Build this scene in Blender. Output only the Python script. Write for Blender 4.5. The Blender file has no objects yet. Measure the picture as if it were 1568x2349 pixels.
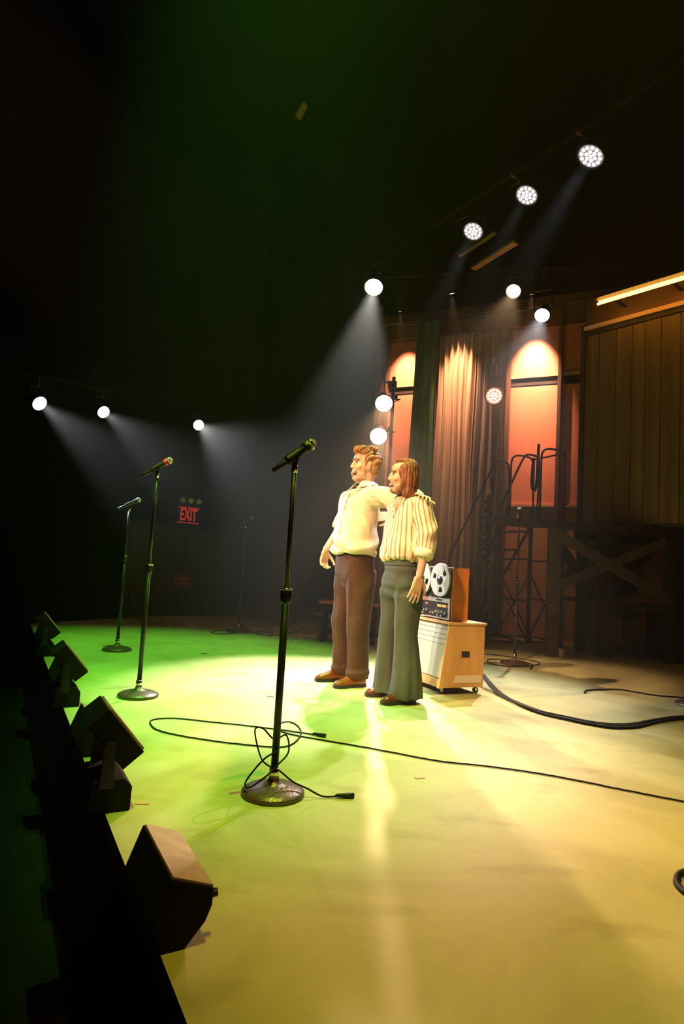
import bpy, math, random
import numpy as np
from mathutils import Vector, Matrix, noise
random.seed(7)
sc = bpy.context.scene
COL = sc.collection

# ------------------------------------------------------------------ camera
F_PX, W_PX, H_PX = 1400.0, 1568.0, 2349.0
PITCH, ROLL = math.radians(5.0), math.radians(3.4)
cam = bpy.data.cameras.new('camera')
cam.sensor_fit = 'VERTICAL'; cam.sensor_height = 36.0; cam.lens = 36.0 * F_PX / H_PX
cam.clip_start = 0.05; cam.clip_end = 100
co = bpy.data.objects.new('camera', cam); COL.objects.link(co)
_f = Vector((0, math.cos(PITCH), math.sin(PITCH)))
_u0 = Vector((0, -math.sin(PITCH), math.cos(PITCH))); _r0 = Vector((1, 0, 0))
_R = _r0 * math.cos(ROLL) + _u0 * math.sin(ROLL); _U = -_r0 * math.sin(ROLL) + _u0 * math.cos(ROLL)
co.matrix_world = Matrix(((_R.x, _U.x, -_f.x, 0), (_R.y, _U.y, -_f.y, 0), (_R.z, _U.z, -_f.z, 0.93), (0, 0, 0, 1)))
sc.camera = co

# ------------------------------------------------------------------ world: dark hall filled with thin stage haze
HAZE = 0.0047
w = bpy.data.worlds.new('hall'); sc.world = w; w.use_nodes = True
nt = w.node_tree; nt.nodes.clear()
wo = nt.nodes.new('ShaderNodeOutputWorld'); bg = nt.nodes.new('ShaderNodeBackground')
bg.inputs[0].default_value = (0.02, 0.017, 0.014, 1); bg.inputs[1].default_value = 0.0
vs = nt.nodes.new('ShaderNodeVolumeScatter'); vs.inputs['Density'].default_value = HAZE
vs.inputs['Color'].default_value = (0.92, 0.9, 0.88, 1); vs.inputs['Anisotropy'].default_value = 0.62
nt.links.new(bg.outputs[0], wo.inputs[0]); nt.links.new(vs.outputs[0], wo.inputs[1])

vw = sc.view_settings
vw.view_transform = 'Standard'; vw.look = 'None'; vw.gamma = 1.0; vw.exposure = 0.28; vw.use_curve_mapping = False
cy = sc.cycles
cy.max_bounces = 3; cy.diffuse_bounces = 1; cy.glossy_bounces = 1; cy.transmission_bounces = 3
cy.volume_bounces = 0; cy.transparent_max_bounces = 6
cy.sample_clamp_indirect = 3.0; cy.caustics_reflective = False; cy.caustics_refractive = False
cy.use_denoising = True
cy.use_adaptive_sampling = True; cy.adaptive_threshold = 0.08; cy.adaptive_min_samples = 10

# ------------------------------------------------------------------ stage lamps that hang outside the picture (front of house, overhead wash)
def spot(name, loc, aim, watts, col, deg, blend=0.4, rad=0.06, parent=None):
    l = bpy.data.lights.new(name, 'SPOT'); l.energy = watts; l.color = col
    l.spot_size = math.radians(deg); l.spot_blend = blend; l.shadow_soft_size = rad
    o = bpy.data.objects.new(name, l); COL.objects.link(o)
    o.location = loc
    o.rotation_euler = (Vector(aim) - Vector(loc)).to_track_quat('-Z', 'Y').to_euler()
    if parent: o.parent = parent
    return o
WARM = (1.0, 0.70, 0.42); GREEN = (0.16, 1.0, 0.06); AMBER = (1.0, 0.62, 0.2)
# front-of-house key lamps out over the audience, shuttered to the performers
spot('front_lamp', (-5.3, .6, 6.3), (0.32, 4.7, 1.05), 3700, (1.0, 0.60, 0.37), 14, 0.5, 0.08)
spot('front_lamp', (-2.8, -1.7, 6.2), (0.6, 4.7, 0.9), 2400, (1.0, 0.60, 0.33), 13.5, 0.5, 0.08)
# green and amber wash from high over the stage, above the picture
spot('green_wash_lamp', (-.5, 3.2, 15), (-1.7, 5.2, 0), 7600, GREEN, 22, 0.8, 0.008)
spot('green_wash_lamp', (0.6, 2.2, 15), (-.75, 3.6, 0), 6500, (.22, 1.0, .05), 16, 0.9, 0.008)
spot('lime_wash_lamp', (0.9, 1.8, 15), (0.0, 2.5, 0), 1900, (.55, 1.0, .04), 24, 0.8, 0.008)
spot('amber_wash_lamp', (1.2, 0.6, 15), (0.5, 2.3, 0), 3200, (1.0, 0.37, 0.06), 15, 1.0, 0.008)
spot('amber_wash_lamp', (2.0, 1.6, 15), (1.3, 3.3, 0), 2300, (1.0, 0.50, 0.08), 15, 1.0, 0.008)

# ------------------------------------------------------------------ materials
MATS = {}
def mat(name, col=(.5, .5, .5), rough=.6, metal=0.0, var=0.0, vscale=6.0, bump=0.0, bscale=60.0, col2=None, spec=None,
        stretch=(1, 1, 1), emit=None, estr=0.0):
    m = bpy.data.materials.new(name); m.use_nodes = True; MATS[name] = m
    n = m.node_tree.nodes; L = m.node_tree.links; b = n['Principled BSDF']
    b.inputs['Base Color'].default_value = (*col, 1); b.inputs['Roughness'].default_value = rough
    b.inputs['Metallic'].default_value = metal
    if spec is not None: b.inputs['Specular IOR Level'].default_value = spec
    if emit:
        b.inputs['Emission Color'].default_value = (*emit, 1); b.inputs['Emission Strength'].default_value = estr
    tc = n.new('ShaderNodeTexCoord'); mp = n.new('ShaderNodeMapping'); mp.inputs['Scale'].default_value = stretch
    L.new(tc.outputs['Object'], mp.inputs[0])
    if var or col2:
        tx = n.new('ShaderNodeTexNoise'); tx.inputs['Scale'].default_value = vscale; tx.inputs['Detail'].default_value = 5
        L.new(mp.outputs[0], tx.inputs['Vector'])
        r = n.new('ShaderNodeValToRGB'); r.color_ramp.elements[0].position = .35; r.color_ramp.elements[1].position = .65
        c2 = col2 if col2 else tuple(max(0, c * (1 - var)) for c in col)
        r.color_ramp.elements[0].color = (*c2, 1); r.color_ramp.elements[1].color = (*col, 1)
        L.new(tx.outputs['Fac'], r.inputs[0]); L.new(r.outputs[0], b.inputs['Base Color'])
    if bump:
        t2 = n.new('ShaderNodeTexNoise'); t2.inputs['Scale'].default_value = bscale; t2.inputs['Detail'].default_value = 3
        L.new(mp.outputs[0], t2.inputs['Vector'])
        bp = n.new('ShaderNodeBump'); bp.inputs['Strength'].default_value = bump; bp.inputs['Distance'].default_value = .01
        L.new(t2.outputs['Fac'], bp.inputs['Height']); L.new(bp.outputs[0], b.inputs['Normal'])
    return m
def glow(name, col, strength):
    m = mat(name, (0.02, 0.02, 0.02), .3, emit=col, estr=strength)
    m.cycles.emission_sampling = 'NONE'
    return m

mat('black_paint', (.010, .009, .009), .9, spec=.1, var=.4, vscale=3)
mat('black_metal', (.016, .015, .015), .38, .3)
mat('gunmetal', (.05, .045, .042), .42, .6)
mat('chrome', (.75, .72, .7), .18, 1.0)
mat('cast_base', (.13, .075, .06), .36, .35, bump=.25, bscale=90)
mat('cable', (.008, .007, .007), .65, spec=.2)
mat('mic_mesh', (.45, .42, .38), .35, .9, bump=.8, bscale=420)
mat('red_band', (.5, .03, .03), .4)
mat('monitor_paint', (.012, .010, .010), .75, spec=.15, bump=.2, bscale=160)
mat('monitor_sheen', (.70, .44, .36), .5, var=.25, vscale=14, bump=.15, bscale=220)  # pink sheen of warm lamp light put into the panel colour
mat('plywood', (.80, .42, .13), .5, var=.22, vscale=7, stretch=(1, 1, .25))
mat('orange_wood', (.85, .24, .015), .42, var=.3, vscale=10, stretch=(1, 1, .2))
mat('cream_laminate', (.62, .56, .44), .45, var=.08)
mat('label_white', (.8, .66, .5), .6)
mat('tape_deck_black', (.02, .019, .018), .35)
mat('aluminium', (.62, .58, .52), .36, .75)
mat('reel_metal', (.62, .58, .53), .42, .35, var=.06)
mat('tape_brown', (.05, .03, .02), .4)
mat('red_label', (.7, .1, .08), .5)
mat('pink_orange_panel', (.90, .28, .15), .55, var=.06, vscale=2.5)
mat('wall_wood', (.22, .10, .045), .6, var=.35, vscale=3, stretch=(1, 1, .15))
mat('lower_plywood', (.62, .26, .08), .6, var=.3, vscale=2.5, stretch=(1, 1, .3))
mat('dark_timber', (.042, .025, .015), .65, var=.4, vscale=5, bump=.2, bscale=40)
mat('post_timber', (.12, .075, .04), .65, var=.35, vscale=6, bump=.2, bscale=40)
mat('trim_wood', (.75, .42, .2), .5)
mat('green_velvet', (.075, .21, .03), .85, var=.3, vscale=3, stretch=(4, 4, .3))  # curtain green, made stronger to stand in for green light from the side
mat('tan_velvet', (.50, .30, .18), .85, var=.25, vscale=3, stretch=(4, 4, .3))
mat('umber_velvet', (.26, .17, .11), .85, var=.3, vscale=3, stretch=(4, 4, .3))
mat('olive_board', (.20, .12, .025), .6, var=.4, vscale=3, stretch=(2, 2, .12))
mat('red_brown', (.35, .08, .05), .5)
mat('sign_red', (.25, .02, .015), .5)
mat('sign_text', (.55, .3, .12), .6)
mat('glowing_bulb_glass', (.5, .45, .22), .25, emit=(.55, .45, .15), estr=.02)  # faint glow put into the glass of unlit lamp heads
glow('exit_glow', (1.0, .06, .03), .27)
mat('grey_door', (.03, .028, .026), .5)
mat('skin', (.82, .44, .28), .5, var=.1, vscale=18)
mat('skin_tan', (.74, .41, .25), .5, var=.12, vscale=18)
mat('lip', (.66, .27, .2), .45)
mat('mouth_dark', (.10, .015, .012), .5)
mat('teeth', (.85, .8, .7), .3)
mat('eye_dark', (.05, .03, .02), .3)
mat('hair_ginger', (.55, .21, .06), .5, var=.45, vscale=38, bump=.6, bscale=70, stretch=(1, 1, .5))
mat('hair_auburn', (.30, .085, .025), .48, var=.5, vscale=60, bump=.7, bscale=90, stretch=(1, 1, .12))
mat('brow', (.30, .13, .05), .7)
mat('cream_shirt', (.86, .69, .48), .75, var=.06, vscale=10, bump=.1, bscale=300)
mat('collar_white', (.9, .82, .66), .7)
mat('brown_trousers', (.075, .027, .006), .8, var=.25, vscale=9, bump=.15, bscale=260)
mat('green_trousers', (.072, .083, .055), .85, var=.15, vscale=9, bump=.15, bscale=260)
mat('brown_leather', (.30, .07, .012), .28, var=.3, vscale=10)
mat('oxblood_leather', (.16, .03, .015), .25, var=.3, vscale=10)
mat('sole_dark', (.03, .02, .015), .6)
mat('gold', (.9, .6, .2), .25, 1.0)
mat('belt_black', (.02, .016, .014), .45)
mat('tape_pink', (.75, .35, .25), .7)
mat('tape_dark', (.06, .05, .04), .7)
glow('lens_white', (1.0, .97, .93), 9)
glow('lens_hot', (1.0, .93, .82), 30)
glow('lens_cool', (.90, .95, 1.0), 14)
glow('lens_amber', (1.0, .62, .25), 4)
glow('lens_red', (1.0, .24, .09), 1.1)
glow('cell_white', (1.0, .86, .88), .26)
glow('cell_bright', (1.0, .96, .96), 1.1)
glow('tube_amber', (1.0, .42, .05), 10.0).cycles.emission_sampling = 'FRONT'
glow('meter_glow', (1.0, .35, .06), 1.6)
glow('pilot_red', (1.0, .06, .08), 1.2)

def floor_material():
    m = mat('stage_floor_paint', (.5, .5, .3), .42)
    n = m.node_tree.nodes; L = m.node_tree.links; b = n['Principled BSDF']
    tc = n.new('ShaderNodeTexCoord')
    t1 = n.new('ShaderNodeTexNoise'); t1.inputs['Scale'].default_value = 1.3; t1.inputs['Detail'].default_value = 8; t1.inputs['Roughness'].default_value = .62
    t1.inputs['Distortion'].default_value = 1.2
    r1 = n.new('ShaderNodeValToRGB'); r1.color_ramp.elements[0].position = .32; r1.color_ramp.elements[1].position = .62
    r1.color_ramp.elements[0].color = (.44, .40, .15, 1); r1.color_ramp.elements[1].color = (.58, .54, .24, 1)
    mp = n.new('ShaderNodeMapping'); mp.inputs['Rotation'].default_value = (0, 0, .5); mp.inputs['Scale'].default_value = (1, 2.2, 1)
    t2 = n.new('ShaderNodeTexNoise'); t2.inputs['Scale'].default_value = 2.2; t2.inputs['Detail'].default_value = 9
    r2 = n.new('ShaderNodeValToRGB'); r2.color_ramp.elements[0].position = .30; r2.color_ramp.elements[1].position = .42
    r2.color_ramp.elements[0].color = (.80, .76, .66, 1); r2.color_ramp.elements[1].color = (1, 1, 1, 1)
    mx = n.new('ShaderNodeMix'); mx.data_type = 'RGBA'; mx.blend_type = 'MULTIPLY'; mx.inputs[0].default_value = .9
    L.new(tc.outputs['Object'], t1.inputs['Vector']); L.new(tc.outputs['Object'], mp.inputs[0]); L.new(mp.outputs[0], t2.inputs['Vector'])
    L.new(t1.outputs['Fac'], r1.inputs[0]); L.new(t2.outputs['Fac'], r2.inputs[0])
    L.new(r1.outputs[0], mx.inputs[6]); L.new(r2.outputs[0], mx.inputs[7]); L.new(mx.outputs[2], b.inputs['Base Color'])
    rr = n.new('ShaderNodeMapRange'); rr.inputs[3].default_value = .38; rr.inputs[4].default_value = .62
    L.new(t1.outputs['Fac'], rr.inputs[0]); L.new(rr.outputs[0], b.inputs['Roughness'])
    b.inputs['Specular IOR Level'].default_value = .35
    return m
floor_material()

def stripe_material():
    m = mat('striped_shirt', (.86, .7, .48), .75)
    n = m.node_tree.nodes; L = m.node_tree.links; b = n['Principled BSDF']
    a = n.new('ShaderNodeAttribute'); a.attribute_name = 'stripe'
    mu = n.new('ShaderNodeMath'); mu.operation = 'MULTIPLY'; mu.inputs[1].default_value = 27.0
    fr = n.new('ShaderNodeMath'); fr.operation = 'FRACT'
    r = n.new('ShaderNodeValToRGB'); e = r.color_ramp.elements
    e[0].position = 0.0; e[0].color = (.87, .74, .54, 1); e[1].position = 1.0; e[1].color = (.87, .74, .54, 1)
    for p, c in ((.40, (.87, .74, .54, 1)), (.5, (.42, .19, .08, 1)), (.66, (.44, .20, .08, 1)), (.74, (.76, .52, .3, 1)), (.86, (.87, .74, .54, 1))):
        x = e.new(p); x.color = c
    L.new(a.outputs['Fac'], mu.inputs[0]); L.new(mu.outputs[0], fr.inputs[0]); L.new(fr.outputs[0], r.inputs[0]); L.new(r.outputs[0], b.inputs['Base Color'])
stripe_material()

# ------------------------------------------------------------------ mesh helpers
def V(*a): return Vector(a)
class MB:
    def __init__(s): s.v = []; s.f = []; s.xf = None
    def add(s, vs, fs):
        o = len(s.v); s.v += [tuple(v) for v in vs]; s.f += [tuple(i + o for i in f) for f in fs]; return s
    def box(s, c, size, M=None):
        c = Vector(c); x, y, z = [d / 2 for d in size]
        vs = [Vector((i * x, j * y, k * z)) for i in (-1, 1) for j in (-1, 1) for k in (-1, 1)]
        if M is not None: vs = [M @ v for v in vs]
        return s.add([v + c for v in vs], [(0, 1, 3, 2), (4, 6, 7, 5), (0, 4, 5, 1), (2, 3, 7, 6), (0, 2, 6, 4), (1, 5, 7, 3)])
    def hexa(s, p):   # 8 corners: bottom 4 (ccw), top 4
        return s.add(p, [(3, 2, 1, 0), (4, 5, 6, 7), (0, 1, 5, 4), (1, 2, 6, 5), (2, 3, 7, 6), (3, 0, 4, 7)])
    def prism(s, poly, d):   # poly: list of 3D points, d: extrusion vector
        n = len(poly); d = Vector(d); vs = [Vector(p) for p in poly] + [Vector(p) + d for p in poly]
        fs = [tuple(range(n - 1, -1, -1)), tuple(range(n, 2 * n))] + [(i, (i + 1) % n, n + (i + 1) % n, n + i) for i in range(n)]
        return s.add(vs, fs)
    def loft(s, rings, caps=True, closed=False):
        n = len(rings[0]); vs = [v for r in rings for v in r]; fs = []
        m = len(rings)
        for k in range(m if closed else m - 1):
            a = k * n; b = ((k + 1) % m) * n
            for i in range(n): fs.append((a + i, a + (i + 1) % n, b + (i + 1) % n, b + i))
        if caps and not closed: fs += [tuple(range(n - 1, -1, -1)), tuple(range((m - 1) * n, m * n))]
        return s.add(vs, fs)
    def tube(s, pts, r, n=8, closed=False, radii=None):
        pts = [Vector(p) for p in pts]; rings = []; m = len(pts); up = None
        for i, p in enumerate(pts):
            if closed: t = pts[(i + 1) % m] - pts[i - 1]
            else: t = pts[min(i + 1, m - 1)] - pts[max(i - 1, 0)]
            if t.length < 1e-9: t = Vector((0, 0, 1))
            t.normalize()
            if up is None: up = Vector((0, 0, 1)) if abs(t.z) < .9 else Vector((1, 0, 0))
            a = t.cross(up)
            if a.length < 1e-6: a = t.orthogonal()
            a.normalize(); b = a.cross(t); up = b
            rr = radii[i] if radii else r
            rings.append([p + a * (rr * math.cos(2 * math.pi * k / n)) + b * (rr * math.sin(2 * math.pi * k / n)) for k in range(n)])
        return s.loft(rings, True, closed)
    def cyl(s, a, b, r, r2=None, n=14): return s.tube([a, b], r, n, radii=[r, r if r2 is None else r2])
    def lathe(s, prof, c=(0, 0, 0), n=28, M=None):   # prof: (r, z)
        rings = []
        c = Vector(c)
        for r, z in prof:
            ring = [Vector((max(r, 1e-4) * math.cos(2 * math.pi * k / n), max(r, 1e-4) * math.sin(2 * math.pi * k / n), z)) for k in range(n)]
            if M is not None: ring = [M @ v for v in ring]
            rings.append([v + c for v in ring])
        return s.loft(rings)
    def ell(s, c, rad, M=None, nu=16, nv=10):
        c = Vector(c); rings = []
        for j in range(nv + 1):
            th = math.pi * (j + .02 if j == 0 else (j - .02 if j == nv else j)) / nv
            ring = [Vector((rad[0] * math.sin(th) * math.cos(2 * math.pi * k / nu), rad[1] * math.sin(th) * math.sin(2 * math.pi * k / nu), -rad[2] * math.cos(th))) for k in range(nu)]
            if M is not None: ring = [M @ v for v in ring]
            rings.append([v + c for v in ring])
        return s.loft(rings)
    def cap(s, a, b, ra, rb=None, n=12):      # tapered capsule
        rb = ra if rb is None else rb
        a = Vector(a); b = Vector(b); t = (b - a)
        t = t.normalized() if t.length > 1e-9 else Vector((0, 0, 1))
        pts = []; rad = []
        for q in (80, 55, 28): pts.append(a - t * ra * math.sin(math.radians(q))); rad.append(ra * math.cos(math.radians(q)))
        pts += [a, b]; rad += [ra, rb]
        for q in (28, 55, 80): pts.append(b + t * rb * math.sin(math.radians(q))); rad.append(rb * math.cos(math.radians(q)))
        return s.tube(pts, 0, n, radii=rad)
    def mesh(s, name):
        me = bpy.data.meshes.new(name); me.from_pydata(s.v, [], s.f); me.validate(); me.update(); return me
    def build(s, name, m, parent=None, smooth=False, bevel=0.0):
        return link(name, s.mesh(name), m, parent, smooth, bevel)
def link(name, me, m, parent=None, smooth=False, bevel=0.0):
    import bmesh
    bm = bmesh.new(); bm.from_mesh(me); bmesh.ops.recalc_face_normals(bm, faces=bm.faces); bm.to_mesh(me); bm.free()
    o = bpy.data.objects.new(name, me); COL.objects.link(o)
    me.materials.append(MATS[m])
    if smooth:
        me.polygons.foreach_set('use_smooth', [True] * len(me.polygons))
    if bevel:
        b = o.modifiers.new('bevel', 'BEVEL'); b.width = bevel; b.segments = 2; b.limit_method = 'ANGLE'; b.angle_limit = math.radians(35)
    if parent:
        o.parent = parent
    return o
def smooth_by_angle(o, deg=40):
    me = o.data
    me.polygons.foreach_set('use_smooth', [True] * len(me.polygons))
    try: me.set_sharp_from_angle(angle=math.radians(deg))
    except Exception: pass
    return o
def thing(name, label, cat, loc=(0, 0, 0), rotz=0.0, group=None):
    o = bpy.data.objects.new(name, None); COL.objects.link(o); o.empty_display_size = .1
    o.location = loc; o.rotation_euler = (0, 0, rotz); o['label'] = label; o['category'] = cat
    if group: o['group'] = group
    return o
def tag(o, label, cat, group=None):
    o['label'] = label; o['category'] = cat
    if group: o['group'] = group
    return o
def struct(o, label, cat):
    o['kind'] = 'structure'; o['label'] = label; o['category'] = cat; return o
def spline(pts, n=8, closed=False):
    P = [Vector(p) for p in pts]; out = []; m = len(P)
    for i in range(m if closed else m - 1):
        if closed: a, b, c, d = P[i - 1], P[i], P[(i + 1) % m], P[(i + 2) % m]
        else: a, b, c, d = P[max(i - 1, 0)], P[i], P[i + 1], P[min(i + 2, m - 1)]
        for k in range(n):
            t = k / n
            out.append(.5 * ((2 * b) + (c - a) * t + (2 * a - 5 * b + 4 * c - d) * t * t + (3 * b - a - 3 * c + d) * t ** 3))
    if not closed: out.append(P[-1])
    return out

E_DIR = V(-.485, .875, 0).normalized()       # along the stage lip
N_DIR = V(E_DIR.y, -E_DIR.x, 0)              # upstage
AUD = -N_DIR                                 # towards the audience
LIP0 = V(-.25, 1.31, 0)
ANG_AUD = math.atan2(AUD.y, AUD.x)           # rotz that turns local +x to the audience
W0 = V(2.25, 9.3, 0); WD = V(1.49, -.7, 0).normalized(); WN = V(WD.y, -WD.x, 0)   # back wall frame, WN faces the stage
HOUSE_Z = -.72
# ================================================================== THE SETTING
def poly_slab(name, pts, z0, z1, m):
    return MB().prism([(p[0], p[1], z0) for p in pts], (0, 0, z1 - z0)).build(name, m)
lipA = LIP0 - E_DIR * 4; lipB = LIP0 + E_DIR * 7.15
stage_poly = [lipA[:2], (7.0, -2.2), (7.0, 13.0), (-1.2, 13.0), (-2.15, 10.6), lipB[:2]]
fl = poly_slab('floor', stage_poly, -.06, 0.0, 'stage_floor_paint')
struct(fl, 'smooth painted stage floor under green and amber light', 'floor')
hf = MB().box((-1, 4.5, HOUSE_Z - .05), (20, 21, .1)).build('floor', 'black_paint')
struct(hf, 'black auditorium floor below the stage lip', 'floor')
wf = MB().prism([lipA + N_DIR * .02 + V(0, 0, HOUSE_Z), lipB + N_DIR * .02 + V(0, 0, HOUSE_Z), V(-2.15, 10.6, HOUSE_Z), V(-2.1, 10.5, HOUSE_Z), lipB + N_DIR * .12 + V(0, 0, HOUSE_Z), lipA + N_DIR * .12 + V(0, 0, HOUSE_Z)], (0, 0, -HOUSE_Z - .06)).build('wall_front', 'black_paint')
struct(wf, 'black riser under the edge of the stage', 'wall')
ce = MB().box((-1, 4.5, 17.0), (20, 21, .1)).build('ceiling', 'black_paint')
struct(ce, 'black ceiling lost in the dark above the stage', 'ceiling')
LD = V(.8, .6, 0); LN = V(.6, -.8, 0); D0 = V(-2.45, 9.6, 0)      # side wall with the exit door; LN faces the stage
def lw(s, d, z): return D0 + LD * s + LN * d + V(0, 0, z)
wl = MB().hexa([lw(-8, -.2, HOUSE_Z), lw(1.1, -.2, HOUSE_Z), lw(1.1, 0, HOUSE_Z), lw(-8, 0, HOUSE_Z), lw(-8, -.2, 17), lw(1.1, -.2, 17), lw(1.1, 0, 17), lw(-8, 0, 17)]).build('wall_left', 'black_paint')
struct(wl, 'black side wall with the exit door', 'wall')
wbk = MB().box((1.5, 12.9, 8.1), (12, .2, 17.8)).build('wall_back', 'black_paint')
struct(wbk, 'black drape wall far behind the performers', 'wall')
wr = MB().box((6.9, 4.5, 8.1), (.2, 17, 17.8)).build('wall_right', 'black_paint')
struct(wr, 'dark wall in the right wing', 'wall')

# back wall of timber with inset orange panels
def bw(s, d, z): return W0 + WD * s + WN * d + V(0, 0, z)
def wall_box(mb, s0, s1, d0, d1, z0, z1):
    return mb.hexa([bw(s0, d0, z0), bw(s1, d0, z0), bw(s1, d1, z0), bw(s0, d1, z0), bw(s0, d0, z1), bw(s1, d0, z1), bw(s1, d1, z1), bw(s0, d1, z1)])
back = wall_box(MB(), -2.0, 4.3, -.25, 0, 0, 5.2).build('wall_back', 'wall_wood')
struct(back, 'timber back wall with tall inset orange panels', 'wall')
def wpart(name, m, s0, s1, d0, d1, z0, z1, bevel=0.0):
    o = wall_box(MB(), s0, s1, d0, d1, z0, z1).build(name, m, back, bevel=bevel); return o
for s0, s1 in ((-1.74, -1.0), (.26, .955), (1.005, 1.40)):
    wpart('panel', 'pink_orange_panel', s0, s1, 0, .012, 4.0, 4.72)
    wpart('panel', 'pink_orange_panel', s0, s1, 0, .012, 2.0, 3.80)
    wpart('ledge', 'trim_wood', s0, s1, 0, .05, 3.93, 3.985)
    wpart('ledge_band', 'dark_timber', s0, s1, 0, .02, 3.82, 3.93)
for s0, s1, dd in ((-1.80, -1.74, .06), (.19, .26, .06), (.955, 1.005, .16), (1.40, 1.47, .06)):
    wpart('upright', 'wall_wood', s0, s1, 0, dd, 0, 5.0)
wpart('dado_ledge', 'trim_wood', .0, 2.0, 0, .06, 1.96, 1.995)
for s0, s1 in ((-1.9, -.6), (-.58, .60), (.62, 1.80), (1.82, 3.0), (3.02, 4.2)):
    wpart('plywood_sheet', 'lower_plywood', s0, s1, 0, .014, .05, 1.955)
wpart('base_strip', 'trim_wood', -1.9, 4.2, 0, .03, 0.0, .045)
wpart('header', 'wall_wood', -1.95, 1.6, 0, .08, 4.74, 4.98)
tr = MB()
wall_box(tr, -1.9, 4.2, 0, .02, 5.0, 5.06); tr = tr.build('trim_1', 'trim_wood'); struct(tr, 'thin moulding along the top of the timber wall', 'trim')

# drapes hung in front of the timber wall
def drape(name, label, m, s0, s1, d, z0, z1, folds, amp, seed, group):
    rnd = random.Random(seed); N = folds * 10; rows = 14; ph = [rnd.uniform(-.5, .5) for _ in range(folds + 2)]
    vs = []; fs = []
    for side in (0, 1):
        for j in range(rows + 1):
            t = j / rows; z = z0 + (z1 - z0) * t
            for i in range(N + 1):
                u = i / N; k = u * folds
                a = amp * (1 - .35 * t) * math.sin(2 * math.pi * k + ph[int(k)] * (1 - abs(2 * (k % 1) - 1)) + .5 * math.sin(2.1 * t + seed))
                a += .25 * amp * math.sin(2 * math.pi * k * 2.3 + seed + 2 * t)
                pinch = (1 - .06 * t)
                vs.append(bw(s0 + (s1 - s0) * (.5 + (u - .5) * pinch) + .012 * math.sin(9 * t + k), d + a + side * .006, z))
    n1 = (rows + 1) * (N + 1)
    for j in range(rows):
        for i in range(N):
            a = j * (N + 1) + i
            fs.append((a, a + 1, a + N + 2, a + N + 1)); fs.append((n1 + a + N + 1, n1 + a + N + 2, n1 + a + 1, n1 + a))
    o = MB().add(vs, fs).build(name, m, smooth=True)
    return tag(o, label, 'curtain', group)
drape('stage_curtain', 'dark green curtain hanging beside the left orange wall panel', 'green_velvet', -1.19, -.80, .40, .03, 4.86, 4, .055, 1, 'curtains before the timber wall')
drape('stage_curtain', 'tan curtain in deep folds beside the green curtain', 'tan_velvet', -.84, -.22, .30, .03, 4.62, 6, .06, 2, 'curtains before the timber wall')
drape('stage_curtain', 'brown curtain next to the tall right orange panel', 'umber_velvet', -.24, .24, .28, .03, 4.62, 4, .055, 3, 'curtains before the timber wall')
cr = MB().cyl(bw(-1.5, .3, 4.90), bw(.5, .3, 4.90), .024); tag(cr.build('curtain_rail', 'black_metal'), 'black pipe rail carrying the stage curtains', 'rail')

# exit door, signs and lamps on the side wall
door = thing('door_1', 'black double exit door with push bars in the side wall', 'door', (0, 0, 0)); door['kind'] = 'structure'
def lbox(mb, s0, s1, d0, d1, z0, z1):
    return mb.hexa([lw(s0, d0, z0), lw(s1, d0, z0), lw(s1, d1, z0), lw(s0, d1, z0), lw(s0, d0, z1), lw(s1, d0, z1), lw(s1, d1, z1), lw(s0, d1, z1)])
for s0, s1 in ((-.86, .0), (.01, .87)):
    leaf = lbox(MB(), s0, s1, 0, .04, HOUSE_Z, 1.36).build('door_leaf', 'grey_door', door)
    lbox(MB(), s0 + .06, s1 - .06, .05, .09, .24, .30).build('push_bar', 'gunmetal', leaf)
    lbox(MB(), s0 + .06, s0 + .12, .04, .09, .20, .34).build('bar_bracket', 'gunmetal', leaf)
    lbox(MB(), s1 - .12, s1 - .06, .04, .09, .20, .34).build('bar_bracket', 'gunmetal', leaf)
fr = lbox(MB(), -.93, -.86, 0, .06, HOUSE_Z, 1.43); lbox(fr, .87, .94, 0, .06, HOUSE_Z, 1.43); lbox(fr, -.86, .87, 0, .06, 1.36, 1.43)
fr.build('door_frame', 'black_metal', door)

def text_obj(txt, size, m, origin, xdir, up, extr=.002, parent=None, name='lettering', bold=0.0, sx=1.0):
    cu = bpy.data.curves.new(name, 'FONT'); cu.body = txt; cu.size = size; cu.extrude = extr; cu.align_x = 'CENTER'; cu.align_y = 'CENTER'; cu.offset = bold
    t = bpy.data.objects.new('tmp', cu); COL.objects.link(t)
    dg = bpy.context.evaluated_depsgraph_get(); me = bpy.data.meshes.new_from_object(t.evaluated_get(dg)); bpy.data.objects.remove(t)
    xd = Vector(xdir).normalized(); u = Vector(up).normalized(); nn = xd.cross(u)
    for v in me.vertices: v.co = Vector(origin) + xd * v.co.x * sx + u * v.co.y + nn * v.co.z
    o = bpy.data.objects.new(name, me); COL.objects.link(o); me.materials.clear(); me.materials.append(MATS[m])
    if parent: o.parent = parent
    return o
UP = V(0, 0, 1)
ex = thing('exit_sign', 'glowing red EXIT sign on the black side wall', 'sign', lw(.02, .02, 1.46))
def rel(o, p): return Vector(p) - o.location
def rbox(root, name, m, s0, s1, d0, d1, z0, z1, parent=None):
    mb = lbox(MB(), s0, s1, d0, d1, z0, z1); mb.v = [tuple(Vector(v) - root.location) for v in mb.v]
    return mb.build(name, m, parent or root)
rbox(ex, 'housing', 'black_metal', -.17, .20, .0, .06, 1.44, 1.70)
text_obj('EXIT', .26, 'exit_glow', rel(ex, lw(.015, .065, 1.57)), LD, UP, .003, ex, bold=.006, sx=.52)
for nm, a in (('edge', (1.445, 1.46)), ('edge', (1.68, 1.695))):
    rbox(ex, nm, 'exit_glow', -.16, .19, .06, .064, *a)
el = thing('emergency_light', 'emergency light with a faint glow put into its three unlit round lamp heads above the exit sign', 'lamp', lw(.02, .02, 1.74))
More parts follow.
